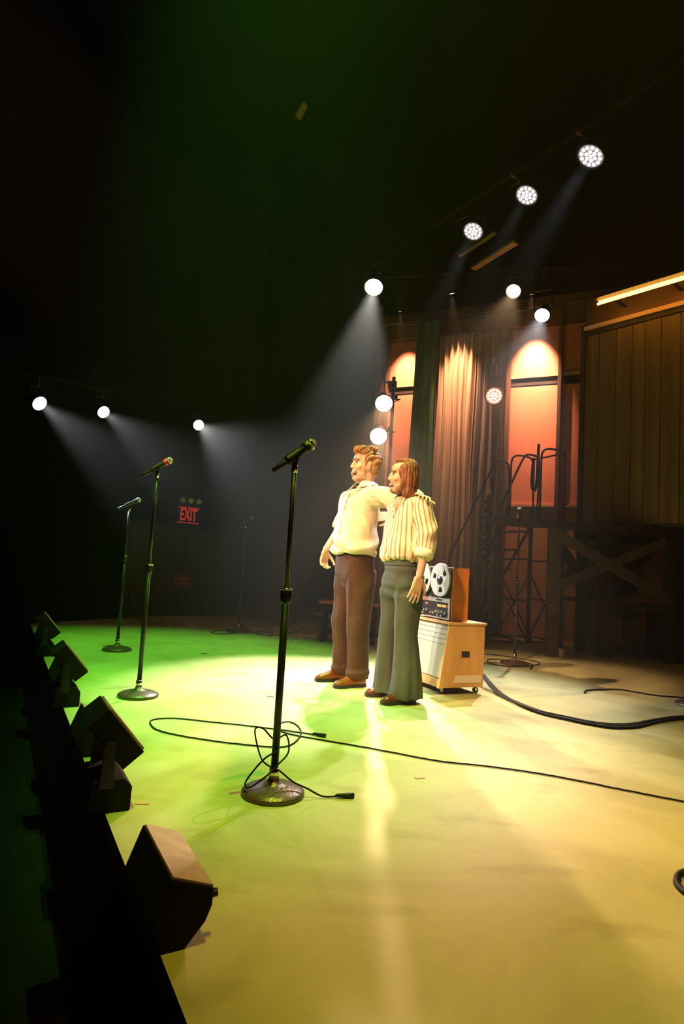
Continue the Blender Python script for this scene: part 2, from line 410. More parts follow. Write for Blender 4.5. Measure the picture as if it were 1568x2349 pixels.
rbox(el, 'backplate', 'black_metal', -.17, .2, .0, .05, 1.73, 1.86)
Mx = Matrix((LD, UP, LN)).transposed()
for s in (-.11, .02, .15):
    h = MB().lathe([(.02, -.01), (.055, 0), (.055, .05), (.05, .055)], rel(el, lw(s, .05, 1.80)), 16, Mx).build('lamp_head', 'black_metal', el, True)
    MB().lathe([(.001, .066), (.03, .062), (.05, .052), (.05, .048)], rel(el, lw(s, .05, 1.80)), 16, Mx).build('bulb_lens', 'glowing_bulb_glass', h, True)
sg = thing('door_sign', 'small dark red warning sign with two lines of text on the exit door', 'sign', lw(.0, .05, .45))
rbox(sg, 'plate', 'sign_red', -.13, .14, .045, .055, .44, .64)
for z, t in ((.575, 'EMERGENCY'), (.505, 'EXIT ONLY')):
    text_obj(t, .05, 'sign_text', rel(sg, lw(.005, .058, z)), LD, UP, .001, sg, sx=.85)
rbox(sg, 'rim', 'sign_text', -.13, .14, .055, .057, .44, .448)

# ================================================================== STAGE LAMPS
def axes(d):
    d = Vector(d).normalized(); s = d.cross(UP)
    if s.length < 1e-4: s = V(1, 0, 0)
    s.normalize(); u = s.cross(d)
    return Matrix((s, u, d)).transposed(), s, u, d
def par_can(name, label, pos, aim, R, lens, watts, col, deg, blend=.5, group=None, hang=.32, cells=False, hang_dir=UP, srad=None, body=2.3, hang_pt=None, base_glow='cell_white'):
    pos = Vector(pos); aim = Vector(aim); M, s, u, d = axes(aim - pos)
    t = thing(name, label, 'stage light', pos, 0, group)
    MB().lathe([(R * .45, -R * body), (R * .75, -R * body * .92), (R * .98, -R * .6), (R * 1.0, -R * .1), (R * 1.14, -R * .08), (R * 1.14, R * .14), (R * 1.02, R * .14), (R * 1.0, -.004)], (0, 0, 0), 26, M).build('housing', 'black_metal', t, False)
    if cells:
        ln = MB().lathe([(R * .97, .002), (R * .97, .008), (.001, .009)], (0, 0, 0), 26, M).build('lens', base_glow, t)
        rings = [(0, 0)] + [(R * .36, k * 60 + 12) for k in range(6)] + [(R * .72, k * 30) for k in range(12)]
        for r, a in rings:
            c = s * (r * math.cos(math.radians(a))) + u * (r * math.sin(math.radians(a))) + d * .009
            MB().lathe([(R * .165, 0), (R * .14, .007), (.001, .011)], c, 8, M).build('lens_cell', 'cell_bright', ln, True)
    else:
        MB().lathe([(R * .99, .0), (R * .9, R * .06), (R * .5, R * .16), (.001, R * .2)], (0, 0, 0), 26, M).build('lens', lens, t, True)
    hd = Vector(hang_dir)
    if hang_pt is not None:
        hv = Vector(hang_pt) - pos + d * R * .7; hang = hv.length; hd = hv.normalized()
    top = hd * hang
    yk = MB()
    for sg_ in (-1, 1):
        yk.tube([s * (sg_ * R * 1.2) - d * R * .7, s * (sg_ * R * 1.2) - d * R * .7 + hd * (hang * .55)], .009, 6)
    yk.tube([s * (-R * 1.2) - d * R * .7 + hd * (hang * .55), s * (R * 1.2) - d * R * .7 + hd * (hang * .55)], .009, 6)
    yk.build('yoke', 'black_metal', t)
    MB().cyl(-d * R * .7 + hd * (hang * .55), -d * R * .7 + top, .014, n=8).box(-d * R * .7 + top, (.06, .06, .06)).build('clamp', 'gunmetal', t)
    if watts:
        spot('beam', d * (R * .35), d * 3, watts, col, deg, blend, srad or R * .5, t)
    return t
CENTRE = V(-.45, 4.85, 0)
def pp(y_): return V(3.1 - .65 * (y_ - 4.05), y_, 5.29)
GT = 'moving head lamps on the overhead pipe'
par_can('moving_light', 'largest and nearest faceted white stage lamp at the top right', (2.172, 5.5, 4.964), CENTRE, .125, '', 560, (.88, .97, 1.0), 15, .6, GT, cells=True, hang_pt=pp(5.6))
par_can('moving_light', 'faceted white stage lamp second in the overhead row from the top right', (1.773, 6.2, 4.991), CENTRE, .118, '', 330, (.92, .97, .95), 14, .6, GT, cells=True, hang_pt=pp(6.3))
par_can('moving_light', 'faceted white stage lamp third in the overhead row from the top right', (1.363, 6.95, 4.988), CENTRE + V(-.1, 0, 0), .118, '', 330, (.94, .97, .95), 14, .6, GT, cells=True, hang_pt=pp(7.0))
par_can('stage_lamp', 'bright round lamp with a wide white beam above the performers', (.263, 8.4, 4.914), (-.25, 4.9, 0), .125, 'lens_hot', 2100, (1.0, .97, .88), 27, .6, hang_pt=pp(8.5))
par_can('stage_lamp', 'amber lamp with a soft orange beam above the curtains', (2.23, 8.3, 4.924), (.3, 4.2, .2), .10, 'lens_amber', 480, (1.0, .62, .32), 34, .7)
par_can('stage_lamp', 'bluish white lamp above the tall right orange panel', (2.646, 8.3, 4.60), (.7, 4.9, 0.2), .10, 'lens_cool', 1000, (.88, .94, 1.0), 36, .7, hang=.6)
par_can('stage_lamp', 'glowing orange red lamp before the brown curtain', (2.015, 8.3, 3.40), (.2, 3.0, 1.0), .115, 'lens_red', 90, (1.0, .35, .2), 50, .8, hang=.5, cells=True, base_glow='lens_red')
GL = 'side lamps over the auditorium edge'
par_can('stage_lamp', 'leftmost of the three side lamps high on the left', (-3.495, 6.8, 2.556), (-.2, 5.2, .5), .080, 'lens_hot', 680, (.92, .95, 1.0), 33, .8, GL, hang=.3)
par_can('stage_lamp', 'middle of the three side lamps high on the left', (-3.169, 7.8, 2.73), (-.1, 5.4, .8), .078, 'lens_white', 460, (.9, .95, 1.0), 32, .8, GL, hang=.3)
par_can('stage_lamp', 'rightmost of the three side lamps high on the left, nearest the centre microphone', (-2.27, 9.2, 2.938), (.1, 5.6, 1.1), .080, 'lens_white', 640, (.95, .95, .98), 34, .8, GL, hang=.3)
# boom with two floods
bm_ = thing('lighting_boom', 'upright lighting pole with round foot behind the performers', 'pole', (.62, 8.42, 0))
MB().lathe([(.24, 0), (.24, .02), (.06, .035), (.03, .04)], (0, 0, 0), 24).build('foot', 'black_metal', bm_)
MB().cyl((0, 0, .03), (0, 0, 3.62), .025).build('pole', 'gunmetal', bm_)
MB().box((-.02, -.03, 3.5), (.12, .08, .09)).cyl((.0, -.03, 3.5), (-.25, -.07, 3.56), .015, n=8).build('clamp_arm', 'gunmetal', bm_)
GB = 'flood lamps on the boom'
par_can('flood_lamp', 'upper blazing white flood on the boom behind the performers', (.49, 8.3, 3.203), (.35, 3.8, .2), .116, 'lens_hot', 760, (1.0, .66, .36), 36, 1.0, GB, hang=.24, hang_dir=V(.7, .55, .45), srad=.05)
par_can('flood_lamp', 'lower blazing white flood on the boom behind the performers', (.442, 8.3, 2.739), (.45, 3.8, .0), .116, 'lens_hot', 760, (1.0, .66, .36), 36, 1.0, GB, hang=.24, hang_dir=V(.7, .55, .45), srad=.05)
# small wall washers over the orange panels
def washer(label, s, d, z, watts, col, deg, aim_s, aim_z, aim_d=0.0):
    p = bw(s, d, z)
    return par_can('wall_washer', label, p, bw(aim_s, aim_d, aim_z), .05, 'lens_amber', watts, col, deg, 1.0, 'washers over the orange panels', hang=.2, body=3)
washer('small dark washer lamp over the left orange panel', -1.42, .55, 5.02, 560, (1.0, .5, .32), 46, -1.45, 3.4, -.22)
washer('small dark washer lamp over the right orange panel', .60, .55, 5.02, 900, (1.0, .52, .32), 46, .60, 3.4, -.22)
washer('small dark washer lamp over the tan curtain', -.50, .85, 5.05, 800, (1.0, .54, .32), 38, -.46, 3.5, .2)

# unseen flags added to keep the high wash off the auditorium side
def light_flag(label, lx, ly):
    lp_ = V(lx, ly, 15); q = (lp_ - LIP0).dot(E_DIR)
    foot = LIP0 + E_DIR * q - N_DIR * .06            # nearest point of the lip
    p = lp_ + (foot - lp_) * .02
    quad = [p - E_DIR * .16, p + E_DIR * .16, p + E_DIR * .16 + AUD * .2, p - E_DIR * .16 + AUD * .2]
    tag(MB().prism(quad, (0, 0, .01)).build('light_flag', 'black_paint'), label, 'barn door', 'light flags added below the wash lamps')
light_flag('black light flag added below the first high wash lamp', -.5, 3.2)
light_flag('black light flag added below the second high wash lamp', .6, 2.2)
light_flag('black light flag added below the fourth high wash lamp', .9, 1.8)
light_flag('black light flag added below the third high wash lamp', 1.2, .6)
# overhead pipes
def pipe(label, a, b, r=.024): return tag(MB().cyl(a, b, r, n=10).build('lighting_pipe', 'black_paint'), label, 'pipe', 'overhead pipes')
pipe('long black lighting pipe carrying the row of faceted lamps', (3.1, 4.05, 5.3), (-.15, 9.05, 5.26))
pipe('black lighting pipe over the curtains', (3.9, 7.9, 5.24), (.2, 8.8, 5.24))
pipe('black pipe carrying the three small side lamps at left', (-3.85, 6.0, 2.75), (-2.12, 9.5, 3.24))
def strut(label, a, b, wdt, m):
    a = Vector(a); b = Vector(b); M, s, u, d = axes(b - a)
    return tag(MB().box((a + b) / 2, (wdt, .03, (b - a).length), M).build('ceiling_batten', m), label, 'batten', 'ceiling battens')
mat('lit_yellow', (.30, .24, .07), .6)  # dim yellow reflected light put into the base colour
strut('ceiling batten with dull yellow light painted on, below the third faceted lamp', (2.05, 7.6, 5.25), (1.65, 8.3, 5.22), .10, 'lit_yellow')
strut('thin batten with dull yellow light painted on, beside the larger ceiling batten', (1.80, 7.7, 5.42), (1.45, 8.3, 5.4), .05, 'lit_yellow')
strut('short greenish gel frame of a dim lamp alone in the dark above the centre', (-.78, 6.6, 6.02), (-.70, 6.55, 6.16), .09, 'lit_yellow')  # gel frame of a dim lamp, shaped as a short batten

# amber tube fixture and boarded booth above the wooden platform
BO = V(3.22, 8.15, 0); BD = V(.646, -.763, 0); BN = V(-.763, -.646, 0)
def bo(s, d, z): return BO + BD * s + BN * d + V(0, 0, z)
def booth_box(mb, s0, s1, d0, d1, z0, z1):
    return mb.hexa([bo(s0, d0, z0), bo(s1, d0, z0), bo(s1, d1, z0), bo(s0, d1, z0), bo(s0, d0, z1), bo(s1, d0, z1), bo(s1, d1, z1), bo(s0, d1, z1)])
booth = thing('boarded_booth', 'olive boarded booth front standing on the wooden platform', 'booth', (0, 0, 0))
bx = 0.0; k = 0
while bx < 2.4:
    wd_ = (.19, .23, .21, .17)[k % 4]
    booth_box(MB(), bx, bx + wd_ - .008, -.03, (.0, .004, .002)[k % 3], 1.66, 4.26).build('board', 'olive_board', booth); bx += wd_; k += 1
booth_box(MB(), -.06, 0, -.05, .04, 1.64, 4.42).build('corner_post', 'dark_timber', booth)
booth_box(MB(), -.02, 2.4, -.05, .02, 4.27, 4.33).build('top_rail', 'dark_timber', booth)
booth_box(MB(), -.02, 2.4, -.03, .05, 4.335, 4.39).build('top_moulding', 'trim_wood', booth)
booth_box(MB(), -.04, 2.4, -.05, .03, 1.62, 1.66).build('sill', 'dark_timber', booth)
booth_box(MB(), -.02, 2.4, -.05, -.01, 4.40, 4.78).build('fascia', 'wall_wood', booth)
tf = thing('tube_light', 'long amber double tube light along the top of the booth', 'lamp', bo(.0, .12, 4.72))
def tbox(name, m, s0, s1, d0, d1, z0, z1):
    mb = booth_box(MB(), s0, s1, d0, d1, z0, z1); mb.v = [tuple(Vector(v) - tf.location) for v in mb.v]; return mb.build(name, m, tf)
tbox('housing', 'black_metal', .34, 2.3, .33, .50, 4.53, 4.56)
for s_ in (.5, 1.2, 1.9): tbox('bracket', 'black_metal', s_, s_ + .04, -.02, .34, 4.535, 4.555)
for d_, z_, s_ in ((.38, 4.50, .34), (.45, 4.49, .40)):
    MB().cyl(bo(s_, d_, z_) - tf.location, bo(2.3, d_, z_) - tf.location, .014, n=10).build('tube', 'tube_amber', tf, True)
# ================================================================== MICROPHONE STANDS
GS = 'straight microphone stands on round bases'
def mic_stand(label, x, y, clutch, top, mic_label, band=None, base_r=.13, mic_dir=None, elev=40, mic=True):
    t = thing('microphone_stand', label, 'stand', (x, y, 0), 0, GS)
    R = base_r
    MB().lathe([(R * .96, .0), (R, .004), (R, .014), (R * .97, .019), (R * .8, .030), (R * .45, .040), (.03, .046), (.022, .06), (.02, .062)], (0, 0, 0), 40).build('base', 'cast_base', t, True)
    MB().lathe([(.021, .05), (.021, .10), (.017, .105)], (0, 0, 0), 14).build('base_collar', 'chrome', t, True)
    MB().cyl((0, 0, .05), (0, 0, clutch), .0155).build('lower_tube', 'black_metal', t, True)
    MB().lathe([(.018, clutch - .06), (.023, clutch - .05), (.024, clutch - .005), (.022, clutch)], (0, 0, 0), 16).build('clutch', 'black_metal', t, True)
    MB().lathe([(.0245, clutch - .004), (.0245, clutch + .003), (.012, clutch + .004)], (0, 0, 0), 16).build('clutch_ring', 'chrome', t, True)
    MB().cyl((0, 0, clutch), (0, 0, top), .0105).build('upper_tube', 'black_metal', t, True)
    MB().lathe([(.0135, top - .03), (.0135, top), (.011, top + .004)], (0, 0, 0), 12).build('thread_sleeve', 'chrome', t, True)
    nd = Vector(mic_dir) if mic_dir is not None else N_DIR.copy()
    d = (nd * math.cos(math.radians(elev)) + UP * math.sin(math.radians(elev))).normalized()
    M, s, u, d = axes(d)
    piv = V(0, 0, top + .03)
    cl = MB().cyl((0, 0, top), piv, .012, .010, 8)
    cl.cyl(piv - s * .016, piv + s * .016, .012, n=10)
    cl.tube([piv + u * .012 + d * q for q in (-.035, .035)], .0215, 14)
    cl.build('mic_clip', 'black_metal', t, False)
    MB().cyl(piv - s * .026, piv + s * .026, .005, n=8).build('wing_screw', 'chrome', t)
    if mic:
        c = V(x, y, 0) + piv + u * .012
        m = thing('microphone', mic_label, 'microphone', c, 0, 'microphones on stands')
        MB().lathe([(.008, -.115), (.0115, -.112), (.0125, -.06), (.0155, .03), (.019, .055), (.019, .06)], (0, 0, 0), 16, M).build('handle', 'black_metal', m, True)
        MB().lathe([(.019, .055), (.0235, .066), (.0238, .078), (.022, .084)], (0, 0, 0), 18, M).build('collar', band or 'gunmetal', m, True)
        g = MB().ell(d * .096, (.0255, .0255, .0265), M, 18, 12).build('grille', 'mic_mesh', m, True)
        MB().lathe([(.0262, .092), (.0268, .094), (.0268, .098), (.0262, .100)], (0, 0, 0), 18, M).build('grille_band', 'chrome', g, True)
    return t
mic_stand('black stand nearest the camera with a cable looped round its foot', -.21, 2.54, .82, 1.335, 'black microphone on the nearest stand, in front of the two performers', base_r=.127)
mic_stand('microphone stand second from the left, left of the EXIT sign', -1.26, 4.09, .86, 1.475, 'microphone with a red collar on the second stand from the left', 'red_band', .13, elev=36)
mic_stand('leftmost microphone stand near the stage edge', -2.06, 5.91, .90, 1.36, 'slim microphone with pale head on the leftmost stand', None, .135, elev=30)
mic_stand('faint far microphone stand in the haze right of the EXIT sign', -1.24, 7.95, .85, 1.37, 'faint far microphone in the haze right of the EXIT sign', None, .15)
mic_stand('dim microphone stand between the tape cart and the wooden platform', 1.92, 6.58, .86, 1.53, 'dim microphone in front of the platform edge', None, .15, mic_dir=V(.3, .95, 0), elev=60)
mic_stand('dark microphone stand at the right picture edge', 2.84, 4.87, .85, 1.5, 'microphone on the dark stand at the right edge', None, .14)

# ================================================================== CABLES
def cable(name, label, pts, r, m='cable', n=6, z=None, plugs=(), parent=None, wob=.004, seed=1):
    rnd = random.Random(seed)
    P = spline([(p[0], p[1], (p[2] if len(p) > 2 else r + .001)) for p in pts], 10)
    P = [p + V(rnd.uniform(-wob, wob), rnd.uniform(-wob, wob), 0) * .5 for p in P]
    if not plugs:
        o = MB().tube(P, r, n).build(name, m, parent, True)
        return o if parent else tag(o, label, 'cable')
    t = thing(name, label, 'cable', (0, 0, 0))
    MB().tube(P, r, n).build('cord', m, t, True)
    for end in plugs:
        p = P[0] if end == 0 else P[-1]; q = P[3] if end == 0 else P[-4]
        d = (p - q); d.z = 0; d.normalize(); p = p.copy(); p.z = .0105
        MB().tube([p - d * .012, p, p + d * .03, p + d * .032, p + d * .065], 0, 12, radii=[.004, .008, .0095, .0105, .0105]).build('connector', 'black_metal', t, True)
    return t
cable('microphone_cable', 'long black cable looping across the floor past the nearest stand', [(-0.075, 3.416), (-0.153, 3.443), (-0.376, 3.502), (-0.680, 3.555), (-0.886, 3.585), (-0.989, 3.531), (-0.981, 3.447), (-0.905, 3.330), (-0.750, 3.247), (-0.512, 3.179), (-0.332, 3.155), (-0.234, 3.160), (-0.180, 3.231), (-0.151, 3.409), (-0.181, 3.583), (-0.242, 3.657), (-0.285, 3.598), (-0.284, 3.485), (-0.222, 3.411), (-0.101, 3.352), (0.219, 3.228), (0.534, 3.090), (0.740, 3.055), (0.938, 3.008), (1.121, 2.937), (1.334, 2.827), (1.545, 2.723), (1.80, 2.60)], .0038, plugs=(0,), seed=3)
sx, sy = -.21, 2.54
cable('microphone_cable', 'cable coiled on the foot of the nearest stand with its plug on the floor', [
    (sx + .013, sy - .014, .175), (sx - .04, sy - .05, .15), (sx - .105, sy - .04, .06), (sx - .09, sy - .06, .042), (sx - .03, sy - .04, .08), (sx + .012, sy - .018, .12),
    (sx + .05, sy + .03, .16), (sx + .035, sy + .05, .22), (sx - .010, sy + .018, .21), (sx - .06, sy + .02, .25), (sx - .095, sy + .05, .23), (sx - .06, sy + .03, .13), (sx - .01, sy - .019, .11),
    (sx + .02, sy - .018, .10), (sx + .08, sy - .02, .06), (sx + .135, sy - .01, .035), (sx + .20, sy - .01, .008), (sx + .262, sy + .0, .008)], .0036, plugs=(1,), wob=0)
bd = thing('cable_bundle', 'thick black cable bundle running from the tape cart to the right', 'cable', (0, 0, 0))
b1 = [(1.24, 5.20, .09), (1.300, 4.80), (1.400, 4.336), (1.567, 4.134), (1.739, 3.998), (1.947, 4.023), (2.177, 4.197), (2.476, 4.373), (2.8, 4.40)]
for i, (dx, dy, dz, rr) in enumerate(((0, 0, .0, .009), (.015, .02, .004, .009), (-.012, .012, .009, .007), (.02, -.012, .003, .007), (.0, .03, .012, .005), (.025, .035, .002, .006))):
    pts = [(p[0] + dx + .012 * math.sin(i + k * 1.7), p[1] + dy + .015 * math.cos(i * 2 + k), (p[2] if len(p) > 2 else rr + .001 + dz)) for k, p in enumerate(b1)]
    cable('cord', '', pts, rr, parent=bd, seed=i)
cable('floor_cable', 'thin black cable lying on the floor at the right before the platform', [(2.073, 5.108), (2.142, 5.233), (2.264, 5.304), (2.479, 5.367), (2.615, 5.262), (2.757, 5.180), (3.2, 5.16)], .006)
cable('floor_cable', 'thin cable looped round the dim stand beside the platform', [(1.757, 7.204), (1.933, 7.137), (2.128, 6.950), (2.237, 6.805), (2.183, 6.608), (1.967, 6.40), (1.725, 6.357), (1.640, 6.522), (1.70, 6.78), (1.9, 6.80), (2.10, 6.6), (2.02, 6.32)], .005, plugs=(1,))
cable('floor_cable', 'faint cable coiled round the far stand in the haze', [(-1.07, 8.081), (-1.25, 7.76), (-1.411, 7.6), (-1.542, 7.734), (-1.449, 8.05), (-1.2, 8.15), (-0.908, 7.729), (-0.705, 7.883), (-0.428, 8.7)], .005)
tag(MB().tube(spline([(1.165 + .06 * math.cos(a * .628), 1.95 + .09 * math.sin(a * .628), .014 + .01 * math.sin(a)) for a in range(10)], 5, True), .011, 8, True).build('cable_loop', 'cable', None, True), 'small black cable loop cut by the right picture edge', 'cable')
GM = 'tape marks on the stage floor'
def mark(label, x, y, a, w_, h_, m):
    o = MB().box((0, 0, .0015), (w_, h_, .002)).build('tape_mark', m); o.location = (x, y, 0); o.rotation_euler = (0, 0, a); tag(o, label, 'tape mark', GM)
mark('small pinkish tape mark right of the nearest stand', .419, 2.834, .3, .045, .02, 'tape_pink')
mark('short pink tape mark beside the floor light base', -.68, 2.37, .05, .05, .014, 'tape_pink')
mark('small dark tape scrap left of the brown shoes', -.418, 4.313, .1, .05, .02, 'tape_dark')
mark('small dark tape scrap far left near the leftmost stand', -1.254, 6.028, .1, .06, .03, 'tape_dark')

# ================================================================== ALONG THE STAGE LIP
def lip(s, n_, z): return LIP0 + E_DIR * s + N_DIR * n_ + V(0, 0, z)
GW = 'wedge monitors along the stage lip'
def wedge(label, s, L=.33):
    o = lip(s, 0, 0); t = thing('wedge_monitor', label, 'speaker', o, 0, GW)
    prof = [(-.030, .055), (.012, .166), (.120, .127), (.118, .086), (.104, .052), (.058, .0), (.0, .0)]
    MB().prism([N_DIR * a + V(0, 0, b) for a, b in prof], E_DIR * L).build('cabinet', 'monitor_paint', t, bevel=.004)
    nn = (N_DIR * .108 + V(0, 0, -.039)).normalized(); up_ = E_DIR.cross(nn); up_ = up_ if up_.z > 0 else -up_
    a = N_DIR * .016 + V(0, 0, .1645); b = N_DIR * .117 + V(0, 0, .128)
    MB().prism([a + E_DIR * .006, b + E_DIR * .006, b + E_DIR * (L - .006), a + E_DIR * (L - .006)], up_ * .005).build('grille', 'monitor_sheen', t)
    MB().cyl(N_DIR * .118 + V(0, 0, .10) + E_DIR * .03, N_DIR * .138 + V(0, 0, .10) + E_DIR * .03, .010, n=10).build('knob', 'black_metal', t)
    return t
wedge('nearest wedge monitor with a pink sheen painted on its top at the lower left', .23)
wedge('wedge monitor behind the nearest floor light on the stage lip', 1.75)
wedge('wedge monitor behind the second floor light on the stage lip', 3.30)
wedge('farthest wedge monitor on the stage lip', 5.35)
GF = 'tilted floor lights along the stage lip'
def floor_light(label, s, L=.24):
    o = lip(s, 0, 0); t = thing('floor_light', label, 'stage light', o, 0, GF)
    def pr(prof, l0, l1): return MB().prism([N_DIR * a + E_DIR * l0 + V(0, 0, b) for a, b in prof], E_DIR * (l1 - l0))
    pr([(-.06, .0), (.085, .0), (.087, .085), (.060, .115), (-.05, .115)], 0, L).build('base', 'monitor_paint', t, bevel=.004)
    A = (-.016, .366); B = (.120, .203); C_ = (.050, .146); D = (-.086, .309)
    pr([A, B, C_, D], .0, L).build('head', 'monitor_paint', t, bevel=.004)
    ux, uz = (B[0] - A[0]), (B[1] - A[1]); l = math.hypot(ux, uz); nx, nz = -uz / l, ux / l
    q = lambda k, h: (A[0] + ux * k + nx * h, A[1] + uz * k + nz * h)
    pr([q(.04, 0), q(.96, 0), q(.96, .008), q(.04, .008)], .008, L - .008).build('front_panel', 'monitor_sheen', t)
    for e_ in (-.012, L + .002):
        pr([(-.03, .09), (.02, .09), (.012, .25), (-.022, .25)], e_, e_ + .01).build('yoke_arm', 'black_metal', t)
    MB().cyl(N_DIR * -.005 + V(0, 0, .235) - E_DIR * .03, N_DIR * -.005 + V(0, 0, .235) - E_DIR * .01, .02, n=12).build('tilt_knob', 'black_metal', t)
    return t
floor_light('nearest tilted floor light on the stage lip, left of the nearest stand', 1.09)
floor_light('second tilted floor light on the stage lip, left of the second stand', 2.72)
floor_light('farthest tilted floor light at the left end of the stage lip', 4.6)

# ================================================================== TAPE CART AND RECORDER
# cart frame: local +x to the audience, local +y to the cart's left (towards the camera)
CO = V(.85, 5.03, 0); ca = math.atan2(-.41, -.91)
cart = thing('tape_cart', 'plywood cart on casters under the tape recorder', 'cart', CO, ca)
CW = .60; yb = CW / 2
side = lambda: [(-.22, .055), (.185, .055), (.112, .53), (-.222, .53)]
for y0, y1 in ((yb - .018, yb), (-yb, -yb + .018)):
    sd = MB().prism([(a, y0, b) for a, b in side()], (0, y1 - y0, 0)).build('side_panel', 'plywood', cart, bevel=.002)
    if y0 > 0:
        MB().box((-.045, yb + .001, .305), (.072, .004, .046)).build('slot_shade_plate', 'tape_deck_black', sd)  # dark plate stands in for the shade inside the cable hole
        MB().prism([(-.20, yb, .09), (.055, yb, .09), (.04, yb, .145), (-.205, yb, .145)], (0, .0025, 0)).build('tape_label', 'label_white', sd)
MB().box((-.055, 0, .537), (.36, CW + .02, .016)).build('top_board', 'plywood', cart, bevel=.002)
MB().box((-.015, 0, .065), (.39, CW - .04, .02)).build('bottom_board', 'plywood', cart)
MB().box((-.21, 0, .29), (.016, CW - .04, .46)).build('back_panel', 'plywood', cart)
MB().hexa([(.16, -yb + .018, .07), (.178, -yb + .018, .07), (.178, yb - .018, .07), (.16, yb - .018, .07), (.15, -yb + .018, .118), (.170, -yb + .018, .118), (.170, yb - .018, .118), (.15, yb - .018, .118)]).build('kick_board', 'plywood', cart)
def frontx(z): return .185 - (z - .055) * (.073 / .475) - .012
zs = [.122, .375, .412, .449, .486, .524]
for a, b in zip(zs[:-1], zs[1:]):
    x0, x1 = frontx(a), frontx(b); g_ = .0015
    MB().hexa([(x0 - .02, -yb + .02, a + g_), (x0, -yb + .02, a + g_), (x0, yb - .02, a + g_), (x0 - .02, yb - .02, a + g_), (x1 - .02, -yb + .02, b - g_), (x1, -yb + .02, b - g_), (x1, yb - .02, b - g_), (x1 - .02, yb - .02, b - g_)]).build('front_slat', 'cream_laminate', cart)
for cx_, cy_ in ((.14, yb - .05), (-.18, yb - .05), (.14, -yb + .05), (-.18, -yb + .05)):
    c_ = MB().box((cx_, cy_, .05), (.04, .03, .012)).box((cx_ - .005, cy_ - .012, .036), (.02, .004, .03)).box((cx_ - .005, cy_ + .012, .036), (.02, .004, .03)).build('caster', 'chrome', cart)
    MB().cyl((cx_ - .008, cy_ - .009, .0235), (cx_ - .008, cy_ + .009, .0235), .023, n=18).build('wheel', 'black_metal', c_, False)

tp = thing('tape_recorder', 'reel to reel tape recorder with two big silver reels on the plywood cart', 'tape recorder', CO + V(0, 0, .546), ca)
H = .415; TW = .50; ty = TW / 2; fx = .075
MB().box((-.005, 0, H / 2 + .004), (.13, TW - .03, H - .008)).build('chassis', 'tape_deck_black', tp)
for y_ in (ty - .0075, -ty + .0075):
    MB().box((-.012, y_, H / 2 + .002), (.150, .015, H)).build('side_cheek', 'orange_wood', tp, bevel=.002)
MB().box((-.012, 0, H + .003), (.150, TW, .008)).build('top_cover', 'aluminium', tp)
MB().box((fx - .012, 0, .295), (.012, TW - .034, .225)).build('reel_plate', 'tape_deck_black', tp)
MB().box((fx - .006, 0, .158), (.010, TW - .034, .034)).build('badge_strip', 'aluminium', tp)
MB().box((fx + .0, -.05 + .13, .158), (.004, .075, .012)).build('name_plate', 'tape_deck_black', tp)
MB().box((fx + .0, -.115, .157), (.004, .055, .024)).build('red_tag', 'red_label', tp)
MB().box((fx - .012, 0, .078), (.012, TW - .06, .118)).build('control_panel', 'tape_deck_black', tp)
for y_ in (ty - .030, -ty + .030): MB().box((fx - .008, y_, .080), (.010, .022, .125)).build('bezel', 'aluminium', tp)
MB().box((fx - .008, 0, .016), (.010, TW - .04, .012)).build('bezel', 'aluminium', tp)
for y_ in (.085, .15): MB().box((fx - .004, y_, .112), (.005, .05, .018)).build('level_meter', 'meter_glow', tp)
MB().box((fx - .004, .197, .110), (.005, .022, .007)).build('pilot_lamp', 'pilot_red', tp)
MB().box((fx - .004, -.10, .118), (.005, .04, .016)).build('counter', 'red_label', tp)
for y_, z_ in ((.06, .066), (.10, .060), (.14, .064), (.18, .058), (.08, .038), (.13, .036), (-.16, .07), (-.12, .064), (-.08, .066), (-.14, .04), (-.02, .05), (.02, .05)):
    MB().cyl((fx - .008, y_, z_), (fx + .012, y_, z_), .0105, .009, 12).build('knob', 'aluminium', tp)
for y_ in (-.105, -.03, .03): MB().cyl((fx - .01, y_, .19), (fx + .02, y_, .19), .012, n=12).build('tape_guide', 'chrome', tp)
def reel(yc, zc, rot):
    R = .133; x0 = fx + .012
    def flange(x):
        # disc with three cut-outs, built as ring sectors
        mb = MB(); n = 60
        rad = [.040, .060, .100, R]
        def cut(k):
            a = (k / n * 360 + rot) % 120
            return 38 < a < 74
        for b_ in range(3):
            for k in range(n):
                if b_ == 1 and cut(k): continue
                a0, a1 = 2 * math.pi * k / n, 2 * math.pi * (k + 1) / n
                q = [(x, yc + r * math.cos(a), zc + r * math.sin(a)) for r, a in ((rad[b_], a0), (rad[b_ + 1], a0), (rad[b_ + 1], a1), (rad[b_], a1))]
                mb.hexa(q + [(p[0] + .002, p[1], p[2]) for p in q])
        return mb
    fl_ = flange(x0 + .010).build('reel', 'reel_metal', tp)
    flange(x0 - .002).build('rear_flange', 'reel_metal', fl_)
    Mr = Matrix((V(0, 1, 0), V(0, 0, 1), V(1, 0, 0))).transposed()
    MB().lathe([(.042, -.004), (.042, .010), (.03, .013), (.028, .02), (.010, .026)], (x0 + .002, yc, zc), 24, Mr).build('hub', 'tape_deck_black', fl_, False)
    MB().lathe([(.066, .0), (.066, .008)], (x0, yc, zc), 30, Mr).build('tape_pack', 'tape_brown', fl_)
reel(.118, .318, 20); reel(-.150, .318, 75)

# ================================================================== WOODEN PLATFORM
pf = thing('wooden_platform', 'dark wooden platform on timber posts at the right', 'platform', (0, 0, 0))
